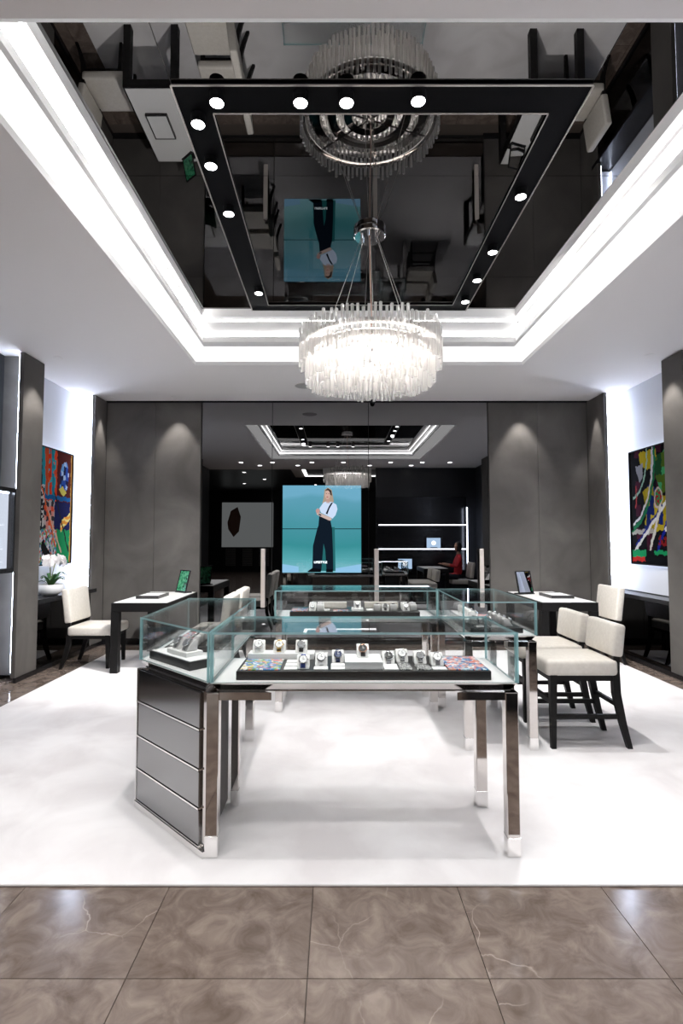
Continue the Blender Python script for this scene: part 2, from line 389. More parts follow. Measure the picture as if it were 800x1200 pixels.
# side walls
def side(sg, XP, XN, y1a, y1b, y2a):
    nm = 'left' if sg < 0 else 'right'
    def sb(xa, xb, *r, **k): return bx(min(xa, xb), max(xa, xb), *r, **k)
    w = struct(sb(XN, XN + sg * .3, 0.1, D + .25, 0, 3.9).build('wall_' + nm, 'dark_panel'), nm + ' side wall of plaster pillars with a backlit niche', 'wall')
    lip = XP + sg * .05
    sb(XP, lip, y1a, y1b, .05, ZC - .006, bev=.003, seg=1).build('pillar', 'plaster', w)
    sb(lip, XN, y1a + .13, y1b, .05, ZC - .004).build('pillar_return', 'plaster', w)
    sb(XP, lip, y2a, D - .002, .05, ZC - .006, bev=.003, seg=1).build('pillar', 'plaster', w)
    sb(lip, XN, y2a + .15, D, .8, ZC - .004).build('niche_end', 'niche_white', w)
    sb(XN, XN - sg * .012, y1b, y2a + .15, .8, ZC - .004).build('niche_back', 'niche_white', w)
    sb(lip + sg * .012, XN, y1b + .0005, y1b + .01, .8, ZC - .004).build('niche_end', 'niche_white', w)
    # led strips behind the pillar lips and along the niche corners
    sb(lip + sg * .002, lip + sg * .012, y2a + .01, y2a + .03, .82, ZC - .02).build('led_strip', 'led_cool', w)
    sb(lip + sg * .002, lip + sg * .012, y1b - .03, y1b - .01, .82, ZC - .02).build('led_strip', 'led_cool', w) if 0 else None
    sb(XN - sg * .014, XN - sg * .024, y2a + .125, y2a + .14, .82, ZC - .02).build('led_strip', 'led_cool', w)
    sb(lip + sg * .002, lip + sg * .012, y1a + .02, y1a + .035, .1, ZC - .02).build('led_strip', 'led_cool', w)
    sb(XP - sg * .006, XP + sg * .02, y1a, D, 0, .05).build('base_plinth', 'black_lacquer', w)
    sb(XP, XP + sg * .05, 2.0, 2.5, .05, ZC - .006, bev=.003, seg=1).build('pillar', 'plaster', w)
    sb(XP + sg * .052, XP + sg * .062, 2.47, 2.49, .1, ZC - .02).build('led_strip', 'led_cool', w)
    sb(XP + sg * .05, XN, 2.0, 2.3, .05, ZC - .004).build('pillar_return', 'plaster', w)
    # console under the niche
    c = thing('wall_console', 'black lacquer console under the ' + ('orange and teal painting' if sg < 0 else 'black and yellow painting'), 'console', (XP, (y1b + y2a) / 2, 0))
    hy = (y2a - y1b) / 2
    lx = lambda v: v - XP
    sb(lx(XP - sg * .004), lx(XN - sg * .013), -hy + .002, hy + .148, .74, .79, bev=.003, seg=1).build('top', 'black_lacquer', c)
    sb(lx(XP + sg * .012), lx(XP + sg * .03), -hy + .002, hy - .002, .052, .735).build('front_panel', 'black_glass', c)
    return w
wl = side(-1, XL, NL, 5.41, 5.79, 7.05)
wr = side(1, XR, NR, 5.34, 5.68, 6.93)
# wall washers: small recessed downlights close to the walls
wash = [(-2.98, 5.6, XL, 5.6), (-3.1, 7.2, XL - .02, 7.22), (pxx(207), 7.18, pxx(207), D), (pxx(611), 7.18, pxx(611), D), (3.33, 5.52, XR, 5.52), (3.42, 7.12, XR + .02, 7.16)]
dring = MB().lathe([(.03, -.001), (.045, -.004), (.047, 0), (.03, 0)], 24).mesh('trim_ring', 'white_paint', smooth=40)
dlens = MB().lathe([(0, -.0008), (.03, -.0008)], 24).mesh('lens', 'white_paint')
for x, y, txx, tyy in wash:
    s = thing('wall_washer', 'tiny recessed downlight washing the grey plaster', 'downlight', (x, y, ZC), group='recessed wall washers')
    put('trim_ring', dring, s); put('lens', dlens, s)
    l = lamp('wash_beam', 'SPOT', (x, y, ZC - .01), P_WASH, WARM, spot_size=R(38 if y > 7.11 and abs(x) > 3 else 62), spot_blend=.6, shadow_soft_size=.02)
    aim(l, (txx, tyy, 1.6)); l.parent = s; l.location = (0, 0, -.012)

# ------------------------------------------------------------------ shop front and hall behind the camera (seen in the mirrors)
wf = struct(bx(1.1, 4.2, .3, .42, 0, ZC).build('wall_front', 'dark_panel'), 'dark shop front wall behind lit window shelves', 'wall')
struct(bx(-9, 9, MALLY, .1, ZC + .25, ZC + .3).build('ceiling_hall', 'dark_panel'), 'dark ceiling of the hall outside the shop', 'ceiling')
struct(bx(-9, 9, MALLY - .2, MALLY, 0, ZC + .3).build('wall_hall_far', 'dark_panel'), 'dark wall on the far side of the hall', 'wall')
struct(bx(-9.2, -9, MALLY, .1, 0, ZC + .3).build('wall_hall_left', 'dark_panel'), 'dark side wall of the hall', 'wall')
struct(bx(9, 9.2, MALLY, .1, 0, ZC + .3).build('wall_hall_right', 'dark_panel'), 'dark side wall of the hall', 'wall')
struct(MB().box(-4.2, 4.2, .08, .1, ZC, ZC + .3).build('trim_2', 'white_paint'), 'white edge of the shop ceiling towards the hall', 'trim')
struct(MB().box(-9, -3.8, .0, .1, 0, ZC + .3).box(4.2, 9, .0, .1, 0, ZC + .3).build('wall_front_outer', 'dark_panel'), 'dark shop front beside the opening', 'wall')
hc = thing('hall_light_tray', 'white lit ceiling tray over the hall, seen in the mirror', 'ceiling light', (.3, -2.3, ZC + .25))
m = MB(); ring(m, (-.02, -1.7, 1.7, -1.45, 1.45), (-.02, -1.35, 1.35, -1.1, 1.1)); m.build('frame', 'cove_white', hc)
m = MB(); ring(m, (-.03, -1.35, 1.35, -1.1, 1.1), (-.01, -1.25, 1.25, -1.0, 1.0)); m.build('diffuser', 'led_cove', hc)
hl = MB().lathe([(0, -.004), (.05, -.004), (.055, 0)], 20).mesh('lens', 'led_lens'); hr = MB().lathe([(.055, 0), (.07, -.006), (.075, 0)], 20).mesh('trim_ring', 'white_paint')
def down(x, y, z, label, group, power=None, cone=110):
    s = thing('downlight', label, 'downlight', (x, y, z), group=group)
    put('lens', hl, s); put('trim_ring', hr, s)
    if power:
        l = lamp('down_beam', 'SPOT', (0, 0, -.02), power, NEUT, s, spot_size=R(cone), spot_blend=.8, shadow_soft_size=.05)
for x in (-2.4, -1.6, -.6, .2, 1.4, 2.2, 2.9): down(x, 1.45, ZC - .001, 'round downlight in the white ceiling strip by the entrance', 'entrance downlights', 28, 100)
for x in (-2.0, -1.0, .9, 2.0): down(x, .9, ZC - .001, 'round downlight in the white ceiling strip by the entrance', 'entrance downlights', 28, 100)
for x, y in ((-4, -1.5), (-3, -2.5), (-2.6, -4.5), (-1.8, -.8), (2.6, -1.2), (3.4, -2.5), (3.0, -4), (4.2, -3.2), (-3.6, -6), (1.2, -5.4), (-.8, -6.5), (3.8, -6)):
    down(x, y, ZC + .249, 'round downlight in the dark hall ceiling', 'hall downlights', P_MALL)
# window shelves with lit boxes
sh = thing('window_display', 'dark window display with two bright shelf edges, seen in the mirror', 'display', (2.3, .45, 0))
bx(-1.2, 1.25, -.02, .0, .5, 2.6).build('back_panel', 'black_lacquer', sh)
for z in (1.84, 1.2):
    q = bx(-1.15, 1.2, .0, .25, z - .02, z).build('shelf', 'black_lacquer', sh)
    bx(-1.15, 1.2, .25, .262, z - .022, z + .002).build('led_strip', 'led_shelf', q)
bx(-1.15, 1.2, .0, .3, .6, .64).build('shelf', 'black_lacquer', sh)
bx(1.2, 1.22, .22, .25, .64, 2.3).build('led_strip', 'led_cool', sh)
for i, (x, z, lb) in enumerate(((2.63, 1.2, 'glowing pale blue light box on the middle window shelf'), (1.86, .64, 'glowing pale blue light box on the lowest window shelf'))):
    b = thing('light_box', lb, 'light box', (x, .58, z + .0005))
    bx(-.2, .2, -.04, .0, 0, .3, bev=.006).build('frame', 'black_lacquer', b)
    bx(-.185, .185, .0, .006, .02, .285).build('screen', 'led_box', b)
    MB().lathe([(0, .0), (.06, .0), (.06, .004), (0, .004)], 20).xform(Matrix.Translation((0, .006, .15)) @ Matrix.Rotation(-pi / 2, 4, 'X')).build('emblem', 'led_boxcore', b)
    bx(-.09, .09, .006, .05, .0, .035).build('stand', 'black_lacquer', b)
# poster on the far wall of the hall
po = thing('hall_poster', 'pale poster with a dark brown leather shape on the far hall wall', 'poster', (-3.95, MALLY + .002, 2.1))
emis('poster_light', (.6, .63, .62), .45)
bx(-1.15, 1.15, 0, .05, -1.0, 1.0).build('board', 'poster_light', po)
MB().prism([(-.9, .1), (-.75, .62), (-.45, .8), (-.3, .35), (-.38, -.3), (-.62, -.55), (-.86, -.2)], .05, .056, axis='y').build('printed_shape', 'skin', po)
for k in range(3):
    p = thing('lattice_screen', 'dark lattice panel below the pale hall poster', 'screen', (-4.7 + k * .75, MALLY, .25), group='lattice panels in the hall')
    m = MB()
    for a in range(-6, 7):
        for sg in (-1, 1):
            pts = [Vector((max(-.25, min(.25, a * .12 + sg * (t - .4) * .6)), .03, t)) for t in (0, .8)]
            m.box(a * .035 - .004, a * .035 + .004, .02, .03, 0, .8) if sg < 0 else m.box(-.24, .24, .02, .03, .4 + a * .06, .408 + a * .06)
    m.build('lattice', 'grey_card', p); bx(-.25, .25, 0, .02, 0, .82).build('backing', 'black_matte', p)

# ------------------------------------------------------------------ video screen on the mirror wall
sx0, sx1 = pxx(331), pxx(423); sz1, sz0 = at(331, 569, d=D).z, at(331, 671, d=D).z
SW, SH = sx1 - sx0, sz1 - sz0
scr = thing('video_screen', 'tall glowing teal video screen showing a standing woman in dark trousers', 'screen', ((sx0 + sx1) / 2, D - .001, sz0))
def screen_mat():
    m = mat('screen_picture', (.12, .12, .12), .0, 1); n, l, b = nt(m)
    tc = n.new('ShaderNodeTexCoord'); sp = n.new('ShaderNodeSeparateXYZ'); l.new(tc.outputs['Object'], sp.inputs[0])
    dv = n.new('ShaderNodeMath'); dv.operation = 'DIVIDE'; dv.inputs[1].default_value = SH
    ns = n.new('ShaderNodeTexNoise'); ns.inputs['Scale'].default_value = 1.3; l.new(tc.outputs['Object'], ns.inputs['Vector'])
    ad = n.new('ShaderNodeMath'); ad.operation = 'MULTIPLY_ADD'; ad.inputs[1].default_value = .25
    l.new(sp.outputs['Z'], dv.inputs[0]); l.new(ns.outputs['Fac'], ad.inputs[0]); l.new(dv.outputs[0], ad.inputs[2])
    r = ramp(n, [(.1, (.23, .56, .66)), (.26, (.10, .42, .46)), (.42, (.045, .30, .33)), (.7, (.075, .33, .40)), (.95, (.12, .38, .50)), (1, (.17, .45, .62))])
    l.new(ad.outputs[0], r.inputs[0]); l.new(r.outputs[0], b.inputs['Emission Color']); b.inputs['Emission Strength'].default_value = .55
screen_mat()
bx(-SW / 2, SW / 2, -.012, 0, 0, SH / 2 - .005).build('panel', 'screen_picture', scr)
pp = put('panel', bx(-SW / 2, SW / 2, -.012, 0, SH / 2 + .005, SH).mesh('panel', 'screen_picture'), scr)
bx(-SW / 2, SW / 2, -.009, 0, SH / 2 - .005, SH / 2 + .005).build('seam', 'black_matte', scr)
def spx(px, py): return ((px - 331) / 92 * SW - SW / 2, (671 - py) / 102 * SH)
def pic(name, col, pts, lay, es=.6):
    if 'scr_' + name not in M: emis('scr_' + name, col, es)
    MB().prism([spx(*p) for p in pts], -.0125 - lay * .0006, -.012 - lay * .0006 + .0004, axis='y').build('picture_' + name, 'scr_' + name, scr)
def ell(cx, cy, rx, ry, n=16): return [(cx + rx * cos(2 * pi * k / n), cy + ry * sin(2 * pi * k / n)) for k in range(n)]
pic('shadow', (.02, .14, .15), [(367, 640), (372, 618), (392, 618), (393, 669), (366, 669)], 0)
pic('hair', (.42, .33, .25), [(380, 574), (384, 571.5), (388.5, 574), (389.6, 580), (391, 588), (386, 592), (380, 594), (377.5, 590), (379, 584)], 1)
pic('hair_top', (.05, .035, .03), [(380.6, 575), (384, 572.2), (388, 575), (389, 581), (386.8, 580), (385, 575.5), (382, 575)], 2)
pic('face', (.62, .42, .36), ell(383.6, 580, 3.1, 5.2), 3); pic('neck', (.5, .32, .27), [(382, 583), (386, 583), (386.5, 590), (382, 590)], 2)
pic('lips', (.35, .08, .08), ell(383.4, 582.6, 1.2, .5), 4)
pic('eye', (.05, .04, .04), ell(382.3, 578.6, .6, .4), 4); pic('eye', (.05, .04, .04), ell(385.2, 578.6, .6, .4), 4)
pic('blouse', (.62, .74, .95), [(374, 596), (379, 589), (382, 588), (389, 588.5), (394, 591.5), (395.3, 597), (393, 604), (389.5, 608), (386, 606), (376, 601)], 2)
pic('arm', (.6, .46, .42), [(370.5, 599), (374, 601), (388, 607), (388.6, 609.5), (386, 610.4), (374, 605), (371, 603)], 4)
pic('hand', (.55, .32, .3), ell(372.3, 599, 2.4, 2.8), 5)
pic('wristwatch', (.05, .06, .08), [(373.6, 602), (376.5, 603.4), (376, 605), (373, 603.6)], 6)
pic('trousers', (.006, .012, .022), [(374, 604), (380, 606), (387, 610), (389, 620), (390, 645), (390.4, 669), (382.5, 669), (381, 645), (379, 637), (376.5, 669), (366, 669), (366.6, 640), (371, 622), (373, 616)], 3)
pic('strap', (.006, .012, .022), [(388, 589.3), (390, 589.3), (386, 596), (383.5, 603), (381.5, 602), (385, 594)], 5)
pic('shoe', (.003, .004, .006), [(360.3, 669.5), (366, 665.5), (376, 667), (376, 670.4), (361, 670.4)], 6); pic('shoe', (.003, .004, .006), [(382, 667), (390, 667), (390, 670.6), (382, 670.6)], 6)
pic('floor_glow', (.28, .55, .8), [(331, 661), (350, 664), (350, 670.8), (331, 670.8)], 0); pic('floor_glow', (.28, .55, .8), [(393, 666), (423, 661), (423, 670.8), (393, 670.8)], 0)
cu = bpy.data.curves.new('caption', 'FONT'); cu.body = 'LIFESTYLE'; cu.size = .042; cu.align_x = 'CENTER'; cu.offset = .0012
to = bpy.data.objects.new('caption_tmp', cu); C.objects.link(to); bpy.context.view_layer.update()
me = bpy.data.meshes.new_from_object(to.evaluated_get(bpy.context.evaluated_depsgraph_get())); bpy.data.objects.remove(to)
emis('scr_text', (.85, .95, 1), 1.1); me.materials.clear(); me.materials.append(M['scr_text'])
tx, tz = spx(375.5, 660); o = put('caption', me, scr, (tx, -.018, tz), (pi / 2, 0, 0)); o['label'] = 'white caption reading LIFESTYLE'

# ------------------------------------------------------------------ paintings
def inpoly(u, v, P):
    c = False; j = len(P) - 1
    for i in range(len(P)):
        if (P[i][1] > v) != (P[j][1] > v) and u < (P[j][0] - P[i][0]) * (v - P[i][1]) / (P[j][1] - P[i][1]) + P[i][0]: c = not c
        j = i
    return c
def seg(u, v, a, b, w):
    A = Vector(a); B = Vector(b); p = Vector((u, v)); t = max(0, min(1, (p - A).dot(B - A) / (B - A).length_squared)); return (p - A - (B - A) * t).length < w
def hsh(i, j, k=0): return (sin(i * 12.9898 + j * 78.233 + k * 37.7) * 43758.5453) % 1
def art_left(u, v):
    c = (.03, .03, .035); i, j = int(u * 34), int(v * 48)
    if v > .55:
        c = [(.62, .07, .02), (.04, .3, .36), (.7, .1, .03), (.02, .02, .03), (.05, .36, .42), (.6, .12, .04)][int(u * 13 + v * 1.3) % 6] if u < .6 else (.14, .03, .02)
        if .38 < u < .56 and hsh(i // 2, j // 2) > .55: c = (.05, .42, .45) if hsh(i, j) > .4 else (.75, .16, .05)
    elif v > .3: c = (.02, .025, .12) if u > .55 else [(.5, .46, .45), (.06, .06, .07), (.62, .3, .26), (.7, .12, .05)][int(hsh(i // 2, j // 2) * 4)]
    else:
        c = (.02, .3, .12) if u > .62 else [(.45, .45, .5), (.1, .3, .4), (.6, .6, .62), (.05, .07, .15), (.6, .15, .1), (.25, .42, .2)][int(hsh(i, j, 3) * 6)]
    if u < .3 and .3 < v < .68: c = (.6, .58, .56) if hsh(i, j) > .45 else (.04, .04, .05)
    if inpoly(u, v, [(.66, .78), (.72, .9), (.84, .92), (.92, .82), (.86, .66), (.76, .6), (.68, .66)]): c = [(.05, .12, .4), (.5, .6, .75), (.03, .03, .1), (.2, .4, .65)][int(hsh(i // 2, j // 2, 1) * 4)]
    if inpoly(u, v, [(.66, .66), (.74, .7), (.86, .64), (.78, .6)]): c = (.7, .6, .15)
    if .56 < v < .6 and u > .3: c = (.02, .16, .35)
    if inpoly(u, v, [(.72, .28), (.98, .4), (.98, .46), (.72, .38)]): c = (.75, .35, .06) if (v * 40) % 2 < 1.2 else (.8, .7, .3)
    for a, b, w, k in (((.35, .5), (.75, .1), .012, (.6, .45, .35)), ((.55, .62), (.95, .1), .012, (.04, .04, .04)), ((.2, .7), (.6, .16), .01, (.75, .2, .06)), ((.3, .15), (.5, .0), .05, (.02, .02, .02))):
        if seg(u, v, a, b, w): c = k
    if u > .965: c = (.5, .3, .1)
    return c
def art_right(u, v):
    i, j = int(u * 34), int(v * 48); c = (.012, .012, .018)
    if hsh(i // 4, j // 5, 5) > .82: c = (.1, .02, .05)
    if inpoly(u, v, [(.22, .98), (.6, .98), (.62, .8), (.4, .82), (.24, .86)]): c = (.55, .45, .03)
    if inpoly(u, v, [(.5, .98), (.56, .98), (.5, .55), (.44, .5)]): c = (.55, .55, .6)
    if inpoly(u, v, [(.55, .9), (1, 1), (1, .62), (.7, .6), (.58, .72)]): c = [(.05, .3, .1), (.12, .2, .03), (.03, .12, .05), (.1, .42, .2)][int(hsh(i // 3, j // 3, 2) * 4)]
    if inpoly(u, v, [(.28, .62), (.46, .7), (.7, .58), (1, .55), (1, .3), (.55, .28), (.3, .3), (.36, .46)]): c = [(.5, .4, .02), (.42, .34, .03), (.02, .04, .2), (.55, .45, .05)][int(hsh(i // 3, j // 4, 7) * 4)]
    if inpoly(u, v, [(.12, .86), (.3, .88), (.3, .76), (.22, .72)]): c = (.4, .4, .45)
    if .26 < v < .3 and u < .5: c = (.5, .48, .45)
    r = math.hypot(u - .62, v - .56)
    if r < .09: c = (.6, .55, .5) if r > .07 else ((.05, .35, .15) if hsh(i, j) > .4 else (.4, .05, .05))
    for k, (rad, col, w) in enumerate(((.62, (.75, .75, .75), .012), (.66, (.03, .25, .12), .02), (.4, (.4, .6, .5), .012))):
        if abs(math.hypot(u - (-.1 if k < 2 else .0), v - (.95 if k < 2 else .98)) - rad) < w: c = col
    for a, b, w, k in (((.05, .1), (.95, .62), .018, (.8, .8, .8)), ((.1, .16), (.7, .5), .01, (.02, .04, .3)), ((.35, .02), (.66, .48), .02, (.75, .72, .68)), ((.5, .03), (1, .6), .02, (.02, .04, .35)), ((.75, .3), (1, .22), .02, (.8, .8, .8)), ((.12, .5), (.14, .68), .012, (.5, .1, .1))):
        if seg(u, v, a, b, w): c = k
    if v < .12: c = (.03, .4, .18) if (u < .32 and v > .06) or (u > .5 and v > .085) else ((.6, .06, .05) if u < .3 and v > .02 else (.015, .015, .02))
    if .16 < v < .24 and u > .6 and hsh(i, j) > .5: c = (.3, .03, .03)
    if u < .05 and v > .3: c = (.02, .02, .02)
    return c
def painting(sg, xf, y0, y1, z0, z1, fn, label):
    t = thing('painting', label, 'painting', (xf, (y0 + y1) / 2, z0)); w = y1 - y0; h = z1 - z0
    nu, nv = 92, 144; b = bmesh.new(); grid = [[b.verts.new((0, (u / nu - .5) * w, v / nv * h)) for u in range(nu + 1)] for v in range(nv + 1)]
    cols = []
    for v in range(nv):
        for u in range(nu):
            q = (grid[v][u], grid[v][u + 1], grid[v + 1][u + 1], grid[v + 1][u]); b.faces.new(q if sg < 0 else q[::-1])
            uu = (u + .5) / nu; uu = uu if sg < 0 else 1 - uu; vv = (v + .5) / nv; uu, vv = uu + .005 * sin(vv * 41) + .004 * sin(vv * 97 + uu * 30), vv + .005 * sin(uu * 37) + .003 * sin(uu * 88 + vv * 20)
            cols += [(*[q_ ** 1.3 * .62 for q_ in fn(min(.999, max(0, uu)), min(.999, max(0, vv)))], 1)] * 4
    me = bpy.data.meshes.new('canvas'); b.to_mesh(me); b.free()
    at_ = me.color_attributes.new('Col', 'FLOAT_COLOR', 'CORNER'); at_.data.foreach_set('color', [c for q in cols for c in q]); me.materials.append(M['paint'])
    put('canvas', me, t, (-sg * .004, 0, 0))
    e = .012; m = MB()
    for a in ((-w / 2 - e, w / 2 + e, -e, 0), (-w / 2 - e, w / 2 + e, h, h + e), (-w / 2 - e, -w / 2, 0, h), (w / 2, w / 2 + e, 0, h)): m.box(-.018, .018, *a)
    m.build('frame', 'black_matte', t)
    bx(-.006, .006, -w / 2, w / 2, 0, h).build('backing', 'black_matte', t, (sg * .012, 0, 0))
    for a in ((-w / 2 + .02, w / 2 - .02, .02, .03), (-w / 2 + .02, w / 2 - .02, h - .03, h - .02), (-w / 2 + .02, -w / 2 + .03, .04, h - .04), (w / 2 - .03, w / 2 - .02, .04, h - .04)):
        bx(-.004, .004, *a).build('halo_led', 'led_cool', t, (sg * .022, 0, 0))
painting(-1, NL + .045, 6.02, 6.94, 1.15, 2.55, art_left, 'orange, teal and green abstract painting in the niche behind the orchid')
painting(1, NR - .045, 5.82, 6.74, 1.15, 2.55, art_right, 'black, yellow and green abstract painting with white curves in the backlit niche')

# ------------------------------------------------------------------ wall vitrine at the left
vz0, vz1 = 1.14, 1.94
vt = thing('wall_vitrine', 'black framed lit wall vitrine next to the plaster pillar', 'vitrine', (-3.25, 4.75, vz0))
hv = vz1 - vz0
bx(-.07, -.06, -.575, .595, .02, hv - .02).build('back_panel', 'vitrine_light', vt)
m = MB(); m.box(-.26, 0, -.6, .62, -.025, .02); m.box(-.26, 0, -.6, .62, hv - .02, hv + .025); m.box(-.26, 0, .595, .62, .02, hv - .02); m.box(-.26, 0, -.6, -.575, .02, hv - .02)
m.build('frame', 'black_lacquer', vt)
bx(-.05, -.03, -.55, .55, hv - .03, hv - .022).build('led_strip', 'led_cool', vt)
bx(-.012, -.006, -.575, .595, .02, hv - .02).build('glass_pane', 'glass_sheet', vt)
bx(-.27, -.262, -.6, .62, -.03, hv + .03).build('mount', 'black_matte', vt)

# ------------------------------------------------------------------ chairs and stools
def make_seat(name, label, cat, seat, back, wy, dx, tall, group=None):
    t = thing(name, label, cat, group=group)
    z0, z1 = seat; b0, b1 = back
    bx(-dx / 2, dx / 2, -wy / 2, wy / 2, z0, z1, bev=.028, seg=3).build('seat', 'cream_leather', t, smooth=50)
    mm = bx(-.042, .042, -wy / 2 + .005, wy / 2 - .005, 0, b1 - b0, bev=.022, seg=3); mm.xform(Matrix.Rotation(R(-7), 4, 'Y'))
    mm.build('backrest', 'cream_leather', t, (-dx / 2 + .005, 0, b0), smooth=50)
    for s in (-1, 1):
        y = s * (wy / 2 - .035)
        MB().bar([(dx / 2 - .05, y, 0), (dx / 2 - .055, y, z0 + .01)], [.016, .024], [.016, .024]).build('leg', 'black_wood', t)
        MB().bar([(-dx / 2 - .075, y, 0), (-dx / 2 - .03, y, z0 * .35), (-dx / 2 + .008, y, z0 * .75), (-dx / 2 + .012, y, z0 + .03), (-dx / 2 + .0, y, b0 + .1)], [.017, .021, .025, .024, .018], [.016, .02, .022, .02, .016]).build('leg', 'black_wood', t)
    bx(-dx / 2 + .03, dx / 2 - .03, -wy / 2 + .02, wy / 2 - .02, z0 - .035, z0 + .01).build('seat_frame', 'black_wood', t)
    if tall:
        zs = .2
        for s in (-1, 1): bx(-dx / 2 - .045, dx / 2 - .05, s * (wy / 2 - .035) - .012, s * (wy / 2 - .035) + .012, zs, zs + .03).build('stretcher', 'black_wood', t)
        bx(dx / 2 - .066, dx / 2 - .042, -wy / 2 + .03, wy / 2 - .03, zs + .09, zs + .125).build('footrest', 'black_wood', t)
        bx(-dx / 2 - .028, -dx / 2 - .006, -wy / 2 + .03, wy / 2 - .03, zs + .07, zs + .1).build('stretcher', 'black_wood', t)
    return t
CZ = .012
ch = make_seat('dining_chair', 'cream leather chair with black legs beside the orchid console', 'chair', (.36, .465), (.5, .885), .5, .5, False, 'cream chairs at the tables')
ch.location = (-2.74, 6.2, CZ)
dup(ch, (3.0, 6.36, CZ), pi, 'cream leather chair with black legs between the white-topped table and the black console', 'cream chairs at the tables')
dup(ch, (-1.34, 5.42, CZ), pi, 'cream leather chair with its back turned to the glass showcases', 'cream chairs at the tables')
dup(ch, (-1.34, 6.06, CZ), pi, 'cream leather chair with its back turned to the glass showcases', 'cream chairs at the tables')
st = make_seat('counter_stool', 'cream counter stool farther from the mirror doors, pulled up to a glass showcase', 'stool', (.495, .605), (.625, .85), .42, .5, True, 'cream counter stools')
st.location = (1.70, 3.90, CZ); st.rotation_euler = (0, 0, pi)
dup(st, (1.70, 4.42, CZ), pi, 'cream counter stool nearer to the mirror doors, pulled up to a glass showcase')

# ------------------------------------------------------------------ white-topped consulting tables
def make_table(name, label, loc, w, l, h, group=None):
    t = thing(name, label, 'table', loc, group=group)
    for s in (-1, 1):
        for q in (-1, 1):
            x = s * (w / 2 - .04); y = q * (l / 2 - .04); bx(x - .04, x + .04, y - .04, y + .04, 0, h - .1).build('leg', 'black_wood', t)
    bx(-w / 2, w / 2, -l / 2, l / 2, h - .1, h - .006, bev=.003, seg=1).build('apron', 'black_wood', t)
    bx(-w / 2 + .02, w / 2 - .02, -l / 2 + .02, l / 2 - .02, h - .006, h).build('table_top', 'white_top', t)
    return t
TH = .755
make_table('consulting_table', 'black table with white top beside the orchid console', (-2.11, 6.35, CZ), .62, 1.2, TH)
make_table('consulting_table', 'black table with white top behind the counter stools', (2.55, 6.4, CZ), .62, 1.2, TH)
def tray_tool(loc, rz, label):
    t = thing('presentation_tray', label, 'tray', loc, rz)
    m = MB(); w, l = .13, .19
    for a in ((-w, w, -l, -l + .012), (-w, w, l - .012, l), (-w, -w + .012, -l + .012, l - .012), (w - .012, w, -l + .012, l - .012)): m.box(*a, 0, .035)
    m.build('rim', 'tray_black', t); bx(-w + .012, w - .012, -l + .012, l - .012, .004, .031).build('pad', 'white_card', t)
    return t
zt = CZ + TH + .0006
tray_tool((-2.16, 6.3, zt), 0, 'black rimmed tray with white pad on the table beside the orchid console')
tray_tool((2.62, 6.33, zt), 0, 'black rimmed tray with white pad on the table behind the stools')
def desk_mirror(loc, rz, label, back):
    t = thing('desk_mirror', label, 'mirror', loc, rz)
    rt = Matrix.Rotation(R(-14), 4, 'X')
    m = MB(); w, h = .11, .28
    for a in ((-w, w, 0, .012), (-w, w, h - .012, h), (-w, -w + .012, .012, h - .012), (w - .012, w, .012, h - .012)): m.box(a[0], a[1], -.008, .008, a[2], a[3])
    m.xform(Matrix.Translation((0, 0, .012)) @ rt).build('frame', 'black_lacquer', t)
    bx(-w + .012, w - .012, -.004, .006, .012, h - .012).xform(Matrix.Translation((0, 0, .012)) @ rt).build('mirror_plate', back, t)
    bx(-w, w, -.02, .09, 0, .012).build('foot', 'black_lacquer', t)
def green_mirror():
    m = mat('painted_reflection', rough=.2); n, l, b = nt(m); tc = n.new('ShaderNodeTexCoord'); ns = n.new('ShaderNodeTexNoise'); ns.inputs['Scale'].default_value = 14  # mirror's reflection of the green art, painted as noise colour
    ns.inputs['Distortion'].default_value = 1.5
    r = ramp(n, [(.3, (.01, .03, .015)), (.45, (.02, .22, .1)), (.58, (.1, .4, .2)), (.68, (.04, .12, .05))]); l.new(tc.outputs['Object'], ns.inputs['Vector']); l.new(ns.outputs['Fac'], r.inputs[0]); l.new(r.outputs[0], b.inputs['Base Color'])
green_mirror()
desk_mirror((-1.98, 6.82, zt), R(-42), 'small tilted black framed mirror with a painted green reflection', 'painted_reflection')
desk_mirror((2.37, 6.62, zt), R(18), 'small tilted black framed mirror on the table behind the stools', 'silver_mirror')

